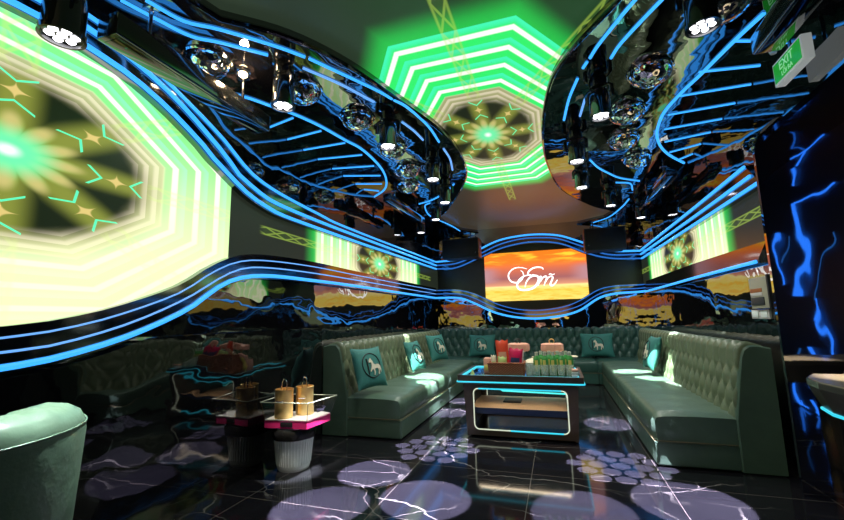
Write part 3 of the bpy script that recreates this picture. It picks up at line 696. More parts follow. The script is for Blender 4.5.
# ------------------------------------------------------------------ sofas
DS = 0.985
def tuft_h(s, v, sp=0.165, rows=0.165, amp=0.052, v0=0.06, v1=0.50):
    """height of diamond tufting at length s and height v up the back"""
    vv = min(max(v, v0), v1)
    a = s / sp + (vv - v0) / (2 * rows) * 2 * 0.5; c = s / sp - (vv - v0) / (2 * rows) * 2 * 0.5
    h = (abs(math.sin(PI * a)) * abs(math.sin(PI * c))) ** 0.42
    if v > v1 or v < v0:
        hv = abs(math.sin(PI * s / sp + PI * (v1 - v0) / (2 * rows) if v > v1 else PI * s / sp)) ** 0.5
        f = min(1, (v - v1) / 0.05 if v > v1 else (v0 - v) / 0.05); h = h * (1 - f) + hv * f
    return amp * h
def make_sofa(name, label, mp, length, modules, mback, mseat, near_end=True, far_end=False, slope=0.10):
    """mp maps (along, out from the wall, up) to the room"""
    r = thing(name, label, 'sofa', mp(length / 2, DS / 2, 0), 0, 'green tufted sofas around the room'); inv = Matrix.Translation(-Vector(r.location))
    def put(b, nm, m, smooth=50): bmesh.ops.transform(b.bm, matrix=inv, verts=b.bm.verts); return b.build(nm, m, r, smooth=smooth)
    edge = [0] + modules + [length]
    ZT = 0.955
    for s0, s1 in zip(edge, edge[1:]):
        # plinth and seat cushion
        b = B(); bb = bmesh.new(); bmesh.ops.create_cube(bb, size=1)
        for v in bb.verts: v.co = Vector(((s0 + s1) / 2 + v.co.x * (s1 - s0 - 0.004), (0.02 + DS) / 2 + v.co.y * (DS - 0.02), (0.012 + 0.205) / 2 + v.co.z * 0.193))
        bmesh.ops.bevel(bb, geom=bb.edges[:], offset=0.012, segments=2, affect='EDGES')
        for v in bb.verts: v.co = Vector(mp(*v.co))
        b.take(bb); put(b, 'plinth', mseat)
        b = B(); n = max(6, int((s1 - s0) / 0.06))
        prof = [(0.20, 0.21), (0.20, 0.42), (0.30, 0.432), (0.42, 0.436), (0.54, 0.438), (0.66, 0.438), (0.78, 0.436), (0.90, 0.430), (0.955, 0.420), (0.98, 0.398), (0.988, 0.36), (0.99, 0.30), (0.986, 0.24), (0.975, 0.212)]
        rows = []
        for i in range(n + 1):
            s = s0 + 0.003 + (s1 - s0 - 0.006) * i / n; e = min(s - s0, s1 - s) ; rd = max(0.0, 1 - e / 0.05) ** 2 * 0.028
            row = []
            for j, (d, z) in enumerate(prof):
                dz = 0.0
                if 2 <= j <= 8:
                    q = abs(math.sin(PI * s / 0.33)) ** 0.5 * abs(math.sin(PI * (d + 0.03) / 0.30)) ** 0.5
                    dz = 0.008 * (q - 0.6)
                row.append(b.bm.verts.new(mp(s, d - (rd * 0.7 if j > 8 else 0), z + dz - (rd if 1 <= j <= 9 else 0))))
            rows.append(row)
        for A, D in zip(rows, rows[1:]):
            for j in range(len(prof) - 1): b.bm.faces.new((A[j], D[j], D[j + 1], A[j + 1]))
        b.bm.faces.new(rows[0]); b.bm.faces.new(rows[-1][::-1])
        b.bm.faces.new([x for x in (rows[0][0], rows[0][-1], rows[-1][-1], rows[-1][0])])
        put(b, 'seat_cushion', mseat)
        # tufted back
        b = B(); nu = int((s1 - s0) / 0.0206); H = 0.60
        path = []; m_ = 44
        for j in range(m_ + 1):
            t = j / m_
            if t < 0.80:
                v = t / 0.80; d = 0.31 - slope * v; z = 0.36 + 0.56 * v; nd, nz = 0.98, 0.18; path.append((d, z, nd, nz, 0.62 * v))
            else:
                a = (t - 0.80) / 0.20 * PI / 2; d = 0.31 - slope - 0.045 + 0.045 * math.cos(a); z = 0.92 + 0.045 * math.sin(a); path.append((d, z, math.cos(a), math.sin(a), 0.62 + 0.05 * a))
        path.append((0.06, 0.965, 0, 1, 0.80)); path.append((0.0, 0.95, 0, 1, 0.86)); path.append((0.0, 0.36, 0, 1, 0.9))
        cols = []
        for i in range(nu + 1):
            s = s0 + 0.004 + (s1 - s0 - 0.008) * i / nu; e = min(s - s0, s1 - s); fade = min(1, e / 0.02)
            col = []
            for k, (d, z, nd, nz, v) in enumerate(path):
                h = tuft_h(s, v) * (1 if v < 0.70 else max(0, 1 - (v - 0.70) / 0.08)) * (0.4 + 0.6 * fade) if v < 0.78 else 0.02 * fade
                if k >= len(path) - 2: h = 0
                col.append(b.bm.verts.new(mp(s, d + nd * h, z + nz * h)))
            cols.append(col)
        for A, D in zip(cols, cols[1:]):
            for j in range(len(path) - 1): b.bm.faces.new((A[j], D[j], D[j + 1], A[j + 1]))
        b.bm.faces.new(cols[0]); b.bm.faces.new(cols[-1][::-1])
        put(b, 'backrest', mback, 60)
    def endpanel(s0, sgn):
        b = B(); n = 14
        pr = [(0.0, 0.01), (0.325, 0.01), (0.325, 0.40), (0.30, 0.55), (0.27, 0.72), (0.235, 0.90), (0.21, 0.955), (0.17, 0.985), (0.10, 0.985), (0.0, 0.965)]
        sec = []
        for t, gr in ((0.0, -0.012), (0.02 * 1, 0.0), (0.085, 0.0), (0.10, -0.012)):
            sec.append([b.bm.verts.new(mp(s0 - sgn * t, max(0.0, d + gr if d > 0 else 0), z + (gr if z > 0.5 else 0))) for d, z in pr])
        for A, D in zip(sec, sec[1:]):
            for j in range(len(pr)): k = (j + 1) % len(pr); b.bm.faces.new((A[j], D[j], D[k], A[k]))
        b.bm.faces.new(sec[0]); b.bm.faces.new(sec[-1][::-1])
        put(b, 'end_panel', mseat, 40)
    if near_end: endpanel(0.09, 1)
    if far_end: endpanel(length, -1)
    b = B(); pts = [mp(s, DS + 0.006, 0.208) for s in (0.005, length - 0.005)]
    if near_end: pts = [mp(-0.004, 0.33, 0.208), mp(-0.004, DS, 0.208)] + pts
    b.tube(pts, 0.0035, 6); put(b, 'seam', M['seam'])
    return r
YS = 8.175
make_sofa('tufted_sofa', 'long green tufted sofa along the left wall with three cushions', lambda s, d, z: (XL + 0.07 + d * 0.945, 4.15 + s, z), YS - 4.15, [2.05], M['sofa_back'], M['sofa'])
make_sofa('tufted_sofa', 'long green tufted sofa along the right wall with one cushion', lambda s, d, z: (XR - 0.125 - d * 0.895, 3.99 + s, z), YS - 3.99, [2.25], M['sofa_back'], M['sofa'])
make_sofa('tufted_sofa', 'dark teal tufted sofa against the back wall under the sunset screen', lambda s, d, z: (XL + 0.02 + s, YB - 0.012 - d, z), XR - XL - 0.04, [1.05, 3.25], M['sofa_teal'], M['sofa_teal'], False)

# ------------------------------------------------------------------ cushions with a horse emblem
HORSE = [(-0.42, 0.30), (-0.36, 0.44), (-0.26, 0.50), (-0.20, 0.58), (-0.16, 0.48), (-0.06, 0.34), (0.00, 0.14), (0.16, 0.06), (0.36, 0.10), (0.52, 0.06), (0.62, -0.06), (0.66, -0.30), (0.62, -0.52), (0.55, -0.34), (0.50, -0.18),
         (0.50, -0.40), (0.44, -0.62), (0.36, -0.62), (0.40, -0.36), (0.34, -0.18), (0.12, -0.20), (0.02, -0.22), (0.04, -0.44), (-0.02, -0.64), (-0.09, -0.64), (-0.06, -0.42), (-0.12, -0.22), (-0.24, -0.28), (-0.34, -0.40), (-0.40, -0.36), (-0.28, -0.14), (-0.20, 0.00), (-0.20, 0.22), (-0.30, 0.26), (-0.38, 0.24)]
def cushion(center, az, lean, w, h, label, flip=1):
    r = thing('throw_cushion', label, 'cushion', center, 0, 'teal horse cushions on the sofas')
    n = Vector((math.cos(az) * math.cos(lean), math.sin(az) * math.cos(lean), math.sin(lean)))
    side = Vector((-math.sin(az), math.cos(az), 0)); up = n.cross(side)
    mt = Matrix((side, up, n)).transposed().to_4x4()
    th = 0.075
    def puff(u, v): return th * (max(0, 1 - abs(u) ** 2.6) * max(0, 1 - abs(v) ** 2.6)) ** 0.55
    def pos(u, v, sg):
        pin = 1 - 0.09 * (1 - v * v) * abs(u) ** 3; pin2 = 1 - 0.09 * (1 - u * u) * abs(v) ** 3
        return (u * w / 2 * pin, v * h / 2 * pin2, sg * puff(u, v))
    b = B()
    for sg in (1, -1): b.grid(lambda i, j: pos(i * 2 - 1, j * 2 - 1, sg), 20, 20)
    bmesh.ops.remove_doubles(b.bm, verts=b.bm.verts, dist=1e-4)
    cov = b.build('cover', M['teal'], r, 60, mt)
    def onto(x, y, o=0.003): u, v = x / (w / 2), y / (h / 2); q = pos(u, v, 1); return Vector((q[0], q[1], q[2] + o))
    R0 = 0.30 * min(w, h)
    b = B(); b.tube([onto(R0 * math.cos(a) * 0.95 - 0.02 * flip, R0 * math.sin(a) + 0.01) for a in [2 * PI * k / 28 for k in range(29)]], 0.006, 6); b.build('ring_print', M['ring_black'], cov, 50)
    b = B()
    for xs, ys in (((-0.62, -0.62), (-0.6, 0.6)),):
        b.tube([onto((xs[0] * 0.75) * R0 * flip - 0.02 * flip, y * R0) for y in (-0.62, 0, 0.62)], 0.009, 6)
    b.build('bar_print', M['ring_black'], cov, 50)
    b = B(); sc = R0 * 1.15
    b.prism([(x * sc * flip, y * sc) for x, y in HORSE], lambda x, y: onto(x, y, 0.002), lambda x, y: onto(x, y, 0.010)); b.build('horse_print', M['horse_white'], cov, 0)
    return r
ZSEAT = 0.43
def cus(px, py, x=None, y=None, **k):
    p = atX(px, py, x) if x is not None else atY(px, py, y); return cushion(p, **k)
cus(369, 367.5, x=-2.06, az=math.radians(-20), lean=0.32, w=0.46, h=0.47, label='teal horse cushion nearest the camera on the left sofa')
cus(415, 355.5, x=-2.08, az=math.radians(-8), lean=0.35, w=0.46, h=0.46, label='teal horse cushion in the middle of the left sofa')
cus(437, 347.5, x=-2.00, az=math.radians(-22), lean=0.32, w=0.46, h=0.46, label='pale teal cushion furthest back on the left sofa')
cus(482, 345.5, y=YB - 0.58, az=math.radians(-90), lean=0.22, w=0.56, h=0.46, label='teal horse cushion at the left end of the back sofa')
cus(597, 345, y=YB - 0.58, az=math.radians(-90), lean=0.22, w=0.60, h=0.46, label='teal horse cushion at the right end of the back sofa')
cus(652, 352.5, x=1.20, az=math.radians(180 + 4), lean=0.30, w=0.46, h=0.46, label='teal horse cushion leaning on the right sofa')

# ------------------------------------------------------------------ karaoke table
TX, TY = -0.43, 4.90
t = thing('karaoke_table', 'dark bronze table with cyan light strips in the middle of the room', 'table', (TX, TY, 0))
W, D = 0.645, 0.47
def rrect(w, h, r, n=5):
    return [(sx * (w - r) + r * math.cos(a + k * PI / 2 / n), sy * (h - r) + r * math.sin(a + k * PI / 2 / n)) for sx, sy, a in ((1, 1, 0), (-1, 1, PI / 2), (-1, -1, PI), (1, -1, 1.5 * PI)) for k in range(n + 1)]
# tapering body: four corner posts/panels around an open window
def hx(z): return 0.555 + 0.03 * z / 0.54
def hy(z): return 0.42 + 0.01 * z / 0.54
def panel(b, poly, fr, th):  # poly in (x,z) on the front face
    b.prism(poly, lambda x, z: (x, -fr * hy(z), z), lambda x, z: (x, -fr * (hy(z) - th), z))
for fr, nm in ((1, 'front_panel'), (-1, 'back_panel')):
    b = B(); wx, z0, z1 = 0.475, 0.085, 0.50
    inner = [(x, (z0 + z1) / 2 + z) for x, z in rrect(wx, (z1 - z0) / 2, 0.05, 6)]
    N = len(inner); outer = []
    for x, z in inner:      # push each window point out to the panel edge
        dx, dz = x, z - (z0 + z1) / 2; k = 1 / max(abs(dx) / hx(z), abs(dz) / 0.27 if True else 1)
        zz = (z0 + z1) / 2 + dz * k; zz = min(0.545, max(0.012, zz)); xx = max(-hx(zz), min(hx(zz), dx * k)); outer.append((xx, zz))
    F = lambda x, z, o: (x, -fr * (hy(z) - o), z)
    vi = [[b.bm.verts.new(F(x, z, o)) for x, z in inner] for o in (0, 0.03)]; vo = [[b.bm.verts.new(F(x, z, o)) for x, z in outer] for o in (0, 0.03)]
    for i in range(N):
        j = (i + 1) % N
        b.bm.faces.new((vi[0][i], vi[0][j], vo[0][j], vo[0][i])); b.bm.faces.new((vi[1][i], vo[1][i], vo[1][j], vi[1][j]))
        b.bm.faces.new((vi[0][i], vi[1][i], vi[1][j], vi[0][j])); b.bm.faces.new((vo[0][i], vo[0][j], vo[1][j], vo[1][i]))
    b.build(nm, M['table_body'], t, 20)
    for z_lo, mm, nm2 in ((None, 'led_white', 'window_led'),):
        b = B(); loop = [Vector(F(x * 1.0, z, -0.006)) for x, z in inner]; b.tube(loop + [loop[0]], 0.006, 8, cap=False); b.build(nm2, M[mm], t)
    zt = [Vector(F(x, z1, -0.008)) for x in (-0.42, 0.42)]; b = B(); b.tube(zt, 0.0075, 8); b.build('window_led', M['led_cyan'], t)
    zt = [Vector(F(x, z0, -0.008)) for x in (-0.10, 0.42)]; b = B(); b.tube(zt, 0.0075, 8); b.build('window_led', M['led_cyan'], t)
for sx in (-1, 1):
    b = B(); b.prism([(-hy(0.0), 0.012), (hy(0.0), 0.012), (hy(0.54), 0.545), (-hy(0.54), 0.545)], lambda y, z: (sx * hx(z), y, z), lambda y, z: (sx * (hx(z) - 0.03), y, z)); b.build('side_panel', M['table_body'], t, 0)
b = B(); b.box((-0.54, -0.39, 0.012), (0.54, 0.39, 0.06)); b.build('bottom_board', M['table_dark'], t, 0)
b = B(); b.box((-0.52, -0.30, 0.535), (0.52, -0.27, 0.544)); b.build('lid_led', M['led_warm'], t, 0)
b = B(); b.box((-0.54, -0.34, 0.258), (0.54, 0.39, 0.285), 0.003); b.build('shelf', M['shelf_tan'], t)
b = B(); b.box((-0.54, -0.35, 0.225), (0.54, -0.34, 0.287), 0.002); b.build('shelf_lip', M['navy'], t)
b = B(); b.tube([(-0.30, 0.36, 0.40), (-0.295, 0.36, 0.365), (-0.27, 0.36, 0.35), (0.5, 0.36, 0.335)], 0.009, 8); b.build('shelf_led', M['led_shelf'], t)
b = B(); b.box((-0.22, -0.02, 0.2855), (-0.02, 0.20, 0.299), 0.004); tag(b.build('menu_folder', M['matt_black'], mtx=Matrix.Translation((TX, TY, 0))), 'black folder lying on the tan shelf inside the table', 'folder')
# top with raised rim
b = B(); o = rrect(W, D, 0.03, 4); u = rrect(W - 0.03, D - 0.03, 0.02, 4)
N = len(o); lv = []
for poly, z in ((rrect(hx(0.54), hy(0.54), 0.02, 4), 0.545), (o, 0.575), (o, 0.64), (u, 0.64), (u, 0.618)): lv.append([b.bm.verts.new((x, y, z)) for x, y in poly])
for A, Q in zip(lv, lv[1:]):
    for i in range(N): b.bm.faces.new((A[i], A[(i + 1) % N], Q[(i + 1) % N], Q[i]))
b.bm.faces.new(lv[0][::-1]); b.bm.faces.new(lv[-1])
b.build('table_top', M['table_body'], t, 25)
b = B(); b.prism(rrect(W - 0.035, D - 0.035, 0.02, 4), lambda x, y: (x, y, 0.6185), lambda x, y: (x, y, 0.624)); b.build('glass_inlay', M['gloss_black'], t, 0)
b = B(); P = [Vector((x * 1.003, y * 1.003, 0.572)) for x, y in o]; b.tube(P + [P[0]], 0.008, 8, cap=False); b.build('edge_led', M['led_cyan'], t)
b = B(); P = [Vector((x, y, 0.630)) for x, y in rrect(W - 0.05, D - 0.05, 0.03, 4)]; b.tube(P + [P[0]], 0.009, 8, cap=False); b.build('edge_led', M['led_cyan'], t)
ZT = 0.6255

def tz(px, py, z=ZT): return atZ(px, py, z)
# basket of snacks
bx = Vector((-0.555, 4.62, ZT))
r = thing('snack_basket', 'brown wicker basket of snack bags on the table', 'basket', bx)
b = B(); w0, d0, hb = 0.195, 0.12, 0.135
def ring(k, z, t=0): return [(x, y, z) for x, y in rrect(w0 * k - t, d0 * k - t, 0.02, 3)]
lv = [[b.bm.verts.new(v) for v in q] for q in (ring(0.94, 0.0), ring(1.0, hb), ring(1.0, hb, 0.012), ring(0.94, 0.012, 0.012))]; N = len(lv[0])
for A, Q in zip(lv, lv[1:]):
    for i in range(N): b.bm.faces.new((A[i], A[(i + 1) % N], Q[(i + 1) % N], Q[i]))
b.bm.faces.new(lv[0][::-1]); b.bm.faces.new(lv[-1]); b.build('basket_body', M['wicker_brown'], r, 30)
b = B(); P = [Vector(v) for v in ring(1.0, hb, 0.006)]; b.tube(P + [P[0]], 0.010, 8, cap=False); b.build('basket_rim', M['wicker_brown'], r)
def bag(name, label, x, y, z, w, h, th, tilt, m, mprint=None, az=0.0, band_=None):
    o = thing(name, label, 'snack bag', (x, y, z), az, 'snack bags in the basket')
    mt = Matrix.Rotation(tilt, 4, 'Y')
    b = B()
    for sg in (1, -1):
        b.grid(lambda i, j: ((i - 0.5) * w * (1 - 0.08 * math.sin(PI * j)), sg * th * (max(0, math.sin(PI * j)) ** 0.6) * (max(0, math.sin(PI * i)) ** 0.5) , j * h + 0.008 * math.sin(14 * i) * (j > 0.95)), 12, 14)
    bmesh.ops.remove_doubles(b.bm, verts=b.bm.verts, dist=1e-4); b.build('bag', m, o, 60, mt)
    if mprint:
        b = B(); b.grid(lambda i, j: ((i - 0.5) * w * 0.62, -(th * (math.sin(PI * (0.25 + 0.4 * j)) ** 0.6) * (math.sin(PI * (0.19 + 0.62 * i)) ** 0.5) + 0.002), (0.22 + 0.38 * j) * h), 8, 6)
        b.build('printed_panel', mprint, o, 60, mt, recalc=False)
    return o
bag('snack_bag', 'orange-red pointed snack bag standing tall in the basket', bx.x - 0.035, bx.y + 0.03, ZT + 0.06, 0.140, 0.31, 0.03, -0.05, M['red_bag'], M['salmon'])
bag('snack_bag', 'magenta snack bag leaning at the right of the basket', bx.x + 0.085, bx.y - 0.02, ZT + 0.05, 0.150, 0.235, 0.036, 0.10, M['pink_bag'], M['navy'])
bag('snack_bag', 'lime and white snack bag low in the middle of the basket', bx.x - 0.045, bx.y - 0.065, ZT + 0.05, 0.10, 0.15, 0.022, 0.05, M['lime_bag'], M['cream'])
bag('snack_bag', 'cream and yellow snack pack at the left end of the basket', bx.x - 0.138, bx.y + 0.0, ZT + 0.05, 0.06, 0.16, 0.022, -0.03, M['cream'], M['lime_bag'])
bag('snack_bag', 'white snack bag peeking out behind the magenta one', bx.x + 0.130, bx.y + 0.060, ZT + 0.06, 0.080, 0.20, 0.016, 0.08, M['tray_white'])
# salmon carton behind the basket on the left
p = atY(490, 366, 4.80)
b = B(); b.box((-0.065, -0.05, 0), (0.065, 0.05, 0.165), 0.008)
r = thing('snack_carton', 'salmon snack carton behind the left end of the basket', 'box', (p.x, 4.80, ZT)); b.build('carton', M['salmon'], r)
b = B(); b.box((-0.055, -0.054, 0.03), (0.055, -0.049, 0.09), 0.002); b.build('yellow_label', M['yellow_label'], r)
# snack stands: pink fluted tier on a brass stem
def stand(px, y, label, loop_m, zc):
    p = atY(px, 348, y); r = thing('snack_stand', label, 'snack stand', (p.x, y, ZT), 0, 'pink snack stands on the table')
    b = B(); b.lathe([(0, 0), (0.085, 0), (0.085, 0.008), (0.02, 0.016), (0.013, 0.03), (0.013, zc - 0.05), (0.05, zc - 0.02), (0.085, zc - 0.005), (0.085, zc), (0, zc)], 24); b.build('stem', M['gold'], r)
    b = B(); b.lathe([(0, zc), (0.105, zc), (0.128, zc + 0.012), (0.13, zc + 0.05), (0.126, zc + 0.085), (0.10, zc + 0.095), (0, zc + 0.095)], 48, lobes=9, amp=0.025); b.build('tier', M['salmon'], r)
    b = B(); b.tube([Vector((0.028 * math.cos(a), 0, zc + 0.118 + 0.028 * math.sin(a))) for a in [2 * PI * k / 18 for k in range(19)]], 0.006, 8); b.build('loop_handle', loop_m, r)
stand(518.5, 5.12, 'pink tiered snack stand with dark loop handle behind the snack bags', M['matt_black'], 0.215)
stand(552, 5.17, 'pink tiered snack stand with brass loop handle behind the green bottles', M['gold'], 0.21)
# lidded bowl
p = atY(533, 356, 4.98); r = thing('lidded_bowl', 'pale blue lidded bowl between basket and green bottles', 'bowl', (p.x, 4.98, ZT))
b = B(); b.lathe([(0, 0), (0.05, 0), (0.085, 0.03), (0.098, 0.09), (0.094, 0.095), (0, 0.095)], 28); b.build('bowl', M['pale_blue'], r)
b = B(); b.lathe([(0.1, 0.095), (0.1, 0.105), (0.07, 0.135), (0.02, 0.148), (0, 0.149)], 28); lid = b.build('lid', M['cream'], r)
b = B(); b.lathe([(0, 0.149), (0.012, 0.149), (0.015, 0.165), (0, 0.172)], 12); b.build('lid_knob', M['cream'], lid)
# green bottles with yellow labels, clear tumblers before them
bot0 = thing('green_bottle', '', 'bottle')
b = B(); b.lathe([(0, 0), (0.034, 0), (0.038, 0.008), (0.038, 0.175), (0.034, 0.195), (0.018, 0.222), (0.016, 0.232)], 20); b.build('bottle_body', M['green_glass'], bot0)
b = B(); b.lathe([(0.019, 0.215), (0.0185, 0.245), (0.020, 0.246), (0.020, 0.262), (0, 0.264)], 16); b.build('neck_foil', M['foil'], bot0)
b = B(); b.lathe([(0.0388, 0.05), (0.0388, 0.17)], 8, a0=-PI / 2 - 0.45 - 0.05, a1=-PI / 2 + 0.45 - 0.05); b.build('front_label', M['yellow_label'], bot0)
tum0 = thing('tumbler', '', 'glass')
b = B(); b.lathe([(0, 0), (0.034, 0), (0.036, 0.004), (0.041, 0.115), (0.0385, 0.115), (0.0335, 0.018), (0, 0.015)], 24); b.build('glass_body', M['glass'], tum0)
names = ('first', 'second', 'third', 'fourth', 'fifth')
for i in range(5):
    px = 537.0 + 8.3 * i; y = 4.70 + 0.012 * i
    p = atY(px, 366, y); o = bot0 if i == 0 else copy_tree(bot0); o.location = (p.x, y, ZT + 0.0); o.scale = (0.95, 0.95, 0.92)
    tag(o, f'green bottle with yellow label, {names[i]} from the basket in the front bottle row', 'bottle', 'green bottles on the table')
    o.rotation_euler = (0, 0, -0.1 + random.uniform(-0.1, 0.1))
    y2 = 4.585 + 0.01 * i; p = atY(px - 0.3, 374, y2); o = tum0 if i == 0 else copy_tree(tum0); o.location = (p.x, y2, ZT)
    tag(o, f'clear tumbler, {names[i]} from the basket in the front row', 'glass', 'clear tumblers before the bottles')
for i in range(4):
    y = 4.83; p = atY(541 + 8.3 * i, 360, y); o = copy_tree(bot0); o.location = (p.x, y, ZT)
    tag(o, f'green bottle standing in the rear bottle row, {names[i]} from the lidded bowl', 'bottle', 'green bottles on the table')
for i, (px, y) in enumerate(((529.5, 4.585), (531, 4.74))):
    p = atY(px, 372, y); o = copy_tree(tum0); o.location = (p.x, y, ZT)
    tag(o, ('clear tumbler right beside the basket end', 'clear tumbler behind the one beside the basket')[i], 'glass', 'clear tumblers before the bottles')
# flat dish and folded towels at the right
p = atZ(570, 357, 0.78)
r = thing('serving_dish', 'flat pale dish on a short foot behind the last green bottles', 'dish', (0.065, 5.09, ZT)); b = B(); b.lathe([(0, 0), (0.05, 0), (0.02, 0.015), (0.015, 0.12), (0.05, 0.135), (0.13, 0.15), (0.135, 0.165), (0.05, 0.15), (0, 0.148)], 32); b.build('dish_body', M['cream'], r)
p = tz(579, 378); r = thing('folded_towel', 'folded pinkish towel at the right front corner of the table', 'towel', (0.138, 4.57, ZT + 0.002), 0.0); r.scale = (0.56, 0.8, 0.9)
for k in range(3):
    b = B(); b.box((-0.058, -0.05, 0.03 * k), (0.058, 0.05, 0.03 * k + 0.0295), 0.012, 3); b.build('fold', M['salmon'] if k == 2 else M['tray_white'], r)
p = atY(473, 375, 4.62); b = B(); b.lathe([(0, 0), (0.026, 0.0), (0.0, 0.065)], 4)
tag(b.build('napkin_cone', M['lime_bag'], mtx=Matrix.Translation((p.x, 4.60, ZT)), smooth=0), 'small folded pale green napkin at the left end of the table', 'napkin')

# ------------------------------------------------------------------ bin with bucket tray
BX, BY = -2.25, 3.20
r = thing('wicker_bin', 'white ribbed waste bin with black liner beside the left sofa', 'bin', (BX, BY, 0))
b = B(); b.lathe([(0, 0.0), (0.125, 0.0), (0.132, 0.01), (0.138, 0.03), (0.168, 0.33), (0.175, 0.34), (0.172, 0.345), (0.160, 0.335), (0.125, 0.02), (0, 0.018)], 36)
b.build('bin_body', M['white_plastic'], r)
M['white_plastic'].node_tree  # plain plastic; the ribs below are the moulded slots
b = B()
for k in range(40):
    a = 2 * PI * k / 40; b.tube([(0.1415 * math.cos(a), 0.1415 * math.sin(a), 0.05), (0.1655 * math.cos(a), 0.1655 * math.sin(a), 0.29)], 0.0045, 5)
b.build('ribs', M['white_plastic'], r)
b = B(); b.lathe([(0.150, 0.345), (0.172, 0.352), (0.186, 0.335), (0.188, 0.30), (0.180, 0.262), (0.174, 0.270)], 40, lobes=7, amp=0.022); b.build('liner', M['bag_black'], r, 60)
# tray: magenta board with clear acrylic sides that lean outwards
trz, zt0 = 0.10, 0.365
r = thing('bucket_tray', 'magenta tray with clear sides holding two brass ice buckets', 'tray', (BX + 0.02, BY - 0.02, zt0), trz)
C4 = [(-0.20, -0.15), (0.19, -0.15), (0.25, 0.17), (-0.20, 0.17)]
b = B(); b.prism(C4, lambda x, y: (x, y, 0), lambda x, y: (x, y, 0.062)); b.build('magenta_board', M['magenta'], r, 0)
b = B(); b.prism([(x * 0.985, y * 0.985) for x, y in C4], lambda x, y: (x, y, 0.060), lambda x, y: (x, y, 0.070)); b.build('tray_floor', M['tray_white'], r, 0)
b = B(); b.box((-0.05, -0.155, 0.012), (0.06, -0.149, 0.05), 0.002); b.build('tray_label', M['matt_black'], r)
c0 = [(x, y, 0.062) for x, y in C4]; c1 = [(-0.225, -0.185, 0.215), (0.215, -0.185, 0.215), (0.30, 0.20, 0.215), (-0.225, 0.20, 0.215)]
for i in range(4):
    j = (i + 1) % 4; A, Bq, Cq, Dq = [Vector(v) for v in (c0[i], c0[j], c1[j], c1[i])]; nn = (Bq - A).cross(Dq - A).normalized() * 0.004
    b = B(); b.add([A, Bq, Cq, Dq, A + nn, Bq + nn, Cq + nn, Dq + nn], [(0, 1, 2, 3), (7, 6, 5, 4), (0, 4, 5, 1), (1, 5, 6, 2), (2, 6, 7, 3), (3, 7, 4, 0)]); b.build('clear_side', M['clear'], r, 0)
b = B(); P = [Vector(v) for v in c1]; b.tube(P + [P[0]], 0.003, 6, cap=False); b.build('side_edge', M['foil'], r)
bk0 = thing('ice_bucket', '', 'bucket')
b = B(); b.lathe([(0, 0), (0.084, 0), (0.088, 0.004), (0.088, 0.02), (0.0865, 0.024), (0.0885, 0.225), (0.092, 0.230), (0.092, 0.238), (0.085, 0.238), (0.083, 0.02), (0, 0.018)], 36); b.build('bucket_body', M['gold'], bk0)
for s in (-1, 1):
    b = B(); b.tube([(s * 0.087, -0.03, 0.15), (s * 0.112, -0.028, 0.148), (s * 0.112, 0.028, 0.148), (s * 0.087, 0.03, 0.15)], 0.006, 8); b.build('handle', M['steel'], bk0)
for i, (px, y, a, lab) in enumerate(((284.0, 3.105, 1.75, 'brass ice bucket nearer the camera on the magenta tray'), (304.5, 3.27, 1.9, 'brass ice bucket at the back of the magenta tray'))):
    p = atY(px, 408, y); o = bk0 if i == 0 else copy_tree(bk0); o.location = (p.x, y, zt0 + 0.0715); o.scale = (0.86, 0.86, 1); o.rotation_euler = (0, 0, a); tag(o, lab, 'bucket', 'brass ice buckets on the tray')
    q = thing('ice_tongs', ('steel tongs standing in the nearer brass bucket', 'steel tongs standing in the rear brass bucket')[i], 'tongs', (p.x - 0.005, y, zt0 + 0.07 + 0.03), 0.35, 'tongs in the brass buckets')
    b = B(); b.tube([(-0.030, 0, 0), (-0.026, 0, 0.16), (-0.020, 0, 0.262), (-0.012, 0, 0.283), (0, 0, 0.290), (0.012, 0, 0.283), (0.020, 0, 0.262), (0.026, 0, 0.16), (0.030, 0, 0)], 0.0055, 8); b.build('tong_bow', M['chrome'], q)

# ------------------------------------------------------------------ round-backed armchair, near left
AX, AY = -1.945, 0.77
r = thing('tub_armchair', 'pale green rounded armchair at the near left edge', 'armchair', (AX, AY, 0))
b = B(); ar = 0.43; CZ = 1.03; prof = [(ar - 0.075, 0.035), (ar - 0.062, 0.10), (ar - 0.015, 0.55), (ar, 0.86), (ar - 0.004, 0.895), (ar - 0.022, 0.925), (ar - 0.06, 0.948), (ar - 0.11, 0.956), (ar - 0.16, 0.945), (ar - 0.19, 0.915), (ar - 0.20, 0.87), (ar - 0.20, 0.40), (ar - 0.20, 0.035)]
a0, a1 = math.radians(-200), math.radians(70); ns = 60; cols = []
for k in range(ns + 1):
    a = a0 + (a1 - a0) * k / ns; e = min(k, ns - k) / 6; dz = -0.05 * max(0, 1 - e) ** 2
    wr = 0.004 * math.sin(a * 17) + 0.003 * math.sin(a * 29 + 1)
    cols.append([b.bm.verts.new((q * math.cos(a), q * math.sin(a), z * CZ + (dz if z > 0.8 else 0) + (wr if 0.9 < z else 0))) for q, z in prof])
for A, Q in zip(cols, cols[1:]):
    for j in range(len(prof)): jj = (j + 1) % len(prof); b.bm.faces.new((A[j], Q[j], Q[jj], A[jj]))
b.bm.faces.new(cols[0]); b.bm.faces.new(cols[-1][::-1])
M['chair'] = leather('pale_green_leather', (0.105, 0.165, 0.12), 0.36)
b.build('backrest', M['chair'], r, 60)
b = B(); b.tube([((ar - 0.002) * math.cos(a), (ar - 0.002) * math.sin(a), 0.906) for a in [a0 + (a1 - a0) * k / 50 for k in range(51)]], 0.0035, 6); b.build('piping', M['chair'], r)
b = B(); b.lathe([(0, 0.02), (0.21, 0.02), (0.222, 0.04), (0.222, 0.40), (0.21, 0.445), (0.15, 0.462), (0, 0.466)], 40); b.build('seat_cushion', M['chair'], r)
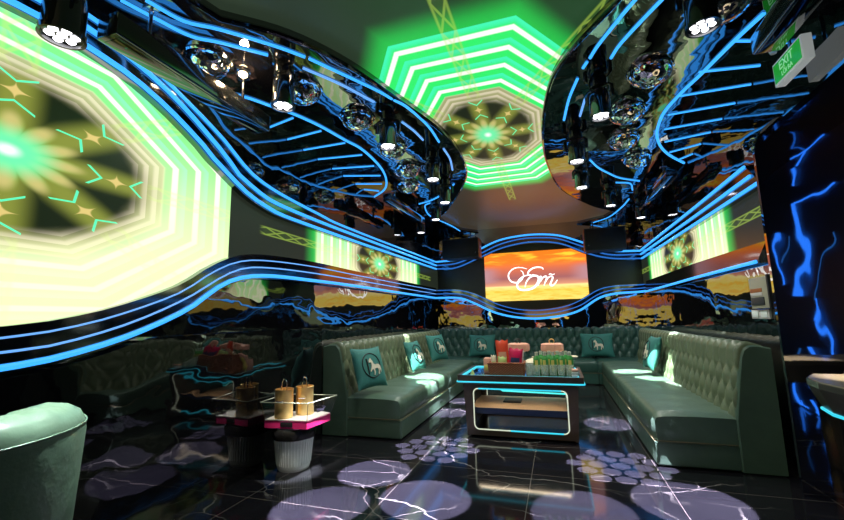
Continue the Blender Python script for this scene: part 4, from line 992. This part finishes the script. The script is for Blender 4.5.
b = B(); b.lathe([(0, 0), (0.30, 0), (0.30, 0.034), (0, 0.034)], 40); b.build('base', M['matt_black'], r)

# ------------------------------------------------------------------ bronze counter by the mirrored bay
zc = 0.86
pts = [atZ(x, y, zc) for x, y in ((806, 378), (811, 374.5), (844, 375))]; fr = [atZ(x, y, zc) for x, y in ((844, 389.5), (818, 383.5))]
poly = [(p.x, p.y) for p in pts] + [(2.55, pts[2].y + 0.12), (2.55, fr[0].y + 0.10)] + [(p.x, p.y) for p in fr]
cxm = sum(p[0] for p in poly) / len(poly); cym = sum(p[1] for p in poly) / len(poly)
r = thing('side_counter', 'bronze side counter with cyan light strip before the black mirrored bay', 'counter', (cxm, cym, 0))
ins = lambda k: [((x - cxm) * k, (y - cym) * k) for x, y in poly]
b = B(); lv = [[b.bm.verts.new((x, y, z)) for x, y in ins(k)] for k, z in ((0.86, zc - 0.16), (1.0, zc - 0.03), (1.0, zc))]; N = len(poly)
for A, Q in zip(lv, lv[1:]):
    for i in range(N): b.bm.faces.new((A[i], A[(i + 1) % N], Q[(i + 1) % N], Q[i]))
b.bm.faces.new(lv[0][::-1]); b.bm.faces.new(lv[-1]); b.build('fascia', M['counter_edge'], r, 0)
b = B(); b.prism(ins(0.97), lambda x, y: (x, y, zc), lambda x, y: (x, y, zc + 0.006)); b.build('top_board', M['counter_top_lit'], r, 0)
b = B(); P = [Vector((x, y, zc - 0.165)) for x, y in ins(0.86)]; b.tube(P[3:] + P[:1], 0.010, 8); b.build('edge_led', M['led_cyan'], r)
b = B(); b.box((0.28, -0.12, 0), (0.52, 0.12, zc - 0.16), 0.01); b.build('pedestal', M['counter_edge'], r)

# ------------------------------------------------------------------ right wall controls
def onwall(name, label, cat, c0, c1, th, m):
    p0 = atX(*c0, XR - th); p1 = atX(*c1, XR - th)
    y0, y1 = sorted((p0.y, p1.y)); z0, z1 = sorted((p0.z, p1.z)); r = thing(name, label, cat, (XR, (y0 + y1) / 2, z0)); return r, (y1 - y0) / 2, z1 - z0
r, h, hz = onwall('touch_panel_mount', 'beige wall control panel at the near end of the right mirrored wall', 'control panel', (748, 279), (771, 308), 0.05, None)
b = B(); b.box((-0.05, -h, 0), (-0.001, h, hz), 0.004); b.build('case', M['beige_plastic'], r)
b = B(); b.box((-0.054, -h * 0.35, hz * 0.52), (-0.049, h * 0.92, hz * 0.64), 0.001); b.build('red_stripe', M['orange_box'], r)
b = B(); b.box((-0.054, -h * 0.35, hz * 0.40), (-0.049, h * 0.92, hz * 0.51), 0.001); b.build('white_stripe', M['tray_white'], r)
b = B(); b.box((-0.056, -h * 0.5, hz * 0.10), (-0.049, h * 0.88, hz * 0.36), 0.003); b.build('display', M['speaker_grey'], r)
b = B(); b.box((-0.06, -h - 0.03, -0.01), (-0.001, -h, hz + 0.01), 0.004); b.build('side_rail', M['matt_black'], r)
r, h, hz = onwall('light_switch', 'white double switch plate under the beige control panel', 'switch', (751, 310), (770, 319), 0.02, None)
b = B(); b.box((-0.02, -h, 0), (-0.001, h, hz), 0.003); b.build('plate', M['tray_white'], r)
for s in (-1, 1):
    b = B(); b.box((-0.026, s * h * 0.5 - h * 0.36, hz * 0.15), (-0.018, s * h * 0.5 + h * 0.36, hz * 0.85), 0.002); b.build('rocker', M['white_plastic'], r)

# blue tubes on the entrance walls, seen mirrored in the black bay
tr = struct('trim_10', 'blue tube lines on the entrance wall behind the camera')
def etube(pts, r=0.014, m='led'):
    b = B(); b.tube([Vector(p) for p in pts], r, 8); b.build('led_or_glint_tube', M[m], tr)
def bay(pts, r=0.022, m='led_deep'):
    r *= 0.6     # run of tube on the entrance wall; the bay mirrors it
    P = [atX(x, y, XE - 0.02) for x, y in pts]; etube(spline([(p.x, 2 * YP - p.y, max(0.03, min(ZC - 0.08, p.z))) for p in P], 5) if len(P) > 2 else [(p.x, 2 * YP - p.y, max(0.03, min(ZC - 0.08, p.z))) for p in P], r, m)
bay([(795, 205), (798, 230), (802, 255), (799, 278), (798, 297)], 0.034)
bay([(838, 184), (818, 196), (797, 204)], 0.020)
bay([(836, 232), (838, 243), (822, 260), (814, 285), (812, 302)], 0.016, 'led_dim')
bay([(803, 150), (796, 166)], 0.018); bay([(794, 168), (798, 176), (796, 186)], 0.02)
bay([(826, 130), (806, 116), (786, 131)], 0.018)
bay([(811, 348), (817, 365), (819, 385)], 0.034); bay([(818, 398), (825, 425), (829, 444), (844, 451), (856, 455)], 0.032)
bay([(796, 380), (800, 402), (807, 428)], 0.028); bay([(803, 400), (806, 415), (815, 432)], 0.016)
bay([(815, 312), (818, 325), (828, 345), (838, 372), (850, 386)], 0.020); bay([(814, 300), (815, 320)], 0.016)
bay([(777, 238), (780, 262), (785, 285)], 0.026); bay([(790, 240), (786, 260)], 0.014, 'led_dim')
bay([(832, 488), (845, 492)], 0.024); bay([(835, 497), (838, 510), (846, 522)], 0.024)
bay([(800, 350), (797, 362), (803, 375)], 0.018, 'led_dim')
for x in (2.2, 1.4, 0.2, -1.0): etube([(x, YF + 0.02, 0.3), (x, YF + 0.02, 2.6)])

# ------------------------------------------------------------------ lamps
def spot(pos, target, radius, power, col=(0.80, 0.74, 1.0), blend=0.12, soft=0.01):
    d = Vector(target) - Vector(pos); L = d.length
    ld = bpy.data.lights.new('beam', 'SPOT'); ld.energy = power * L * L; ld.color = col; ld.spot_size = 2 * math.atan(radius / L); ld.spot_blend = blend; ld.shadow_soft_size = soft
    o = bpy.data.objects.new('beam', ld); C.objects.link(o); o.location = pos; o.rotation_euler = d.to_track_quat('-Z', 'Y').to_euler(); return o
PW = 560
for i, (tg, rad) in {1: ((-1.52, 3.27, 0), 0.30), 0: ((-1.62, 2.60, 0), 0.31), 2: ((-0.97, 2.92, 0), 0.33), 8: ((0.48, 5.35, 0), 0.27), 7: ((0.76, 3.30, 0), 0.36), 3: ((-1.45, 5.50, 0), 0.26), 4: ((-1.42, 6.3, 0), 0.24)}.items():
    spot(par_pos[i], tg, rad, PW)
spot(par_pos[9], (0.08, 2.98, 0), 0.33, PW * 0.8)
spot(par_pos[1], (-2.18, 3.18, 0.62), 0.32, 80, (1.0, 0.9, 0.75), 0.7)
spot(par_pos[2], (-2.14, 3.12, 0.18), 0.26, 420, (0.95, 1.0, 1.0), 0.8)
spot(par_pos[7], (1.72, 3.05, 0.86), 0.34, 130, (1.0, 0.88, 0.7), 0.6)
# honeycomb beams
def comb(pos, c, R0, rad, n=17):
    k = 0
    for i in range(-3, 4):
        for j in range(-3, 4):
            x = (i + 0.5 * (j % 2)) * 0.175; y = j * 0.155
            if (x * x + y * y) ** 0.5 < R0: spot(pos, (c[0] + x, c[1] + y, 0), rad, PW * 1.05, blend=0.05, soft=0.002)
comb(par_pos[2], (-1.20, 4.02), 0.37, 0.077)
comb(par_pos[8], (0.42, 3.93), 0.38, 0.079)
# beams on the sofas
W2 = (0.85, 1.0, 0.92)
for i, tg, rad in ((4, (-1.86, 5.75, 0.43), 0.30), (3, (-1.62, 5.25, 0.43), 0.20), (11, (0.98, 6.70, 0.43), 0.27), (10, (1.18, 6.05, 0.43), 0.27)):
    spot(par_pos[i], tg, rad, 420, W2)
spot(par_pos[5], (-2.3, 6.25, 0.75), 0.16, 320, W2); spot(par_pos[12], (1.36, 5.88, 0.72), 0.15, 320, W2)
spot(par_pos[0] + Vector((0.6, 0.3, 0.3)), (-1.75, 1.0, 0.95), 0.35, 170, W2, 0.5)
for i, p in enumerate(par_pos):     # wide soft flood of every spotlight
    ld = bpy.data.lights.new('flood', 'SPOT'); ld.energy = (0, 14, 40, 55, 55, 55, 55, 10, 30, 55, 55, 55, 55)[i]; ld.color = (1.0, 0.98, 0.90); ld.spot_size = math.radians(150); ld.spot_blend = 1.0; ld.shadow_soft_size = 0.06
    o = bpy.data.objects.new('flood', ld); C.objects.link(o); o.location = p
ld = bpy.data.lights.new('bulb_glow', 'POINT'); ld.energy = 6; ld.color = (1, 0.7, 0.4); ld.shadow_soft_size = 0.03
o = bpy.data.objects.new('bulb_glow', ld); C.objects.link(o); p = atZ(243, 75, ZS - 0.12); o.location = p

# ------------------------------------------------------------------ world and view
w = bpy.data.worlds.new('world'); bpy.context.scene.world = w; w.use_nodes = True
w.node_tree.nodes['Background'].inputs[0].default_value = (0.02, 0.03, 0.04, 1); w.node_tree.nodes['Background'].inputs[1].default_value = 0.2
vs = bpy.context.scene.view_settings
vs.view_transform = 'Standard'; vs.look = 'None'; vs.exposure = 0.42; vs.gamma = 1.0; vs.use_curve_mapping = False
cy = bpy.context.scene.cycles
cy.use_denoising = True; cy.max_bounces = 10; cy.glossy_bounces = 6; cy.transmission_bounces = 8; cy.sample_clamp_indirect = 6
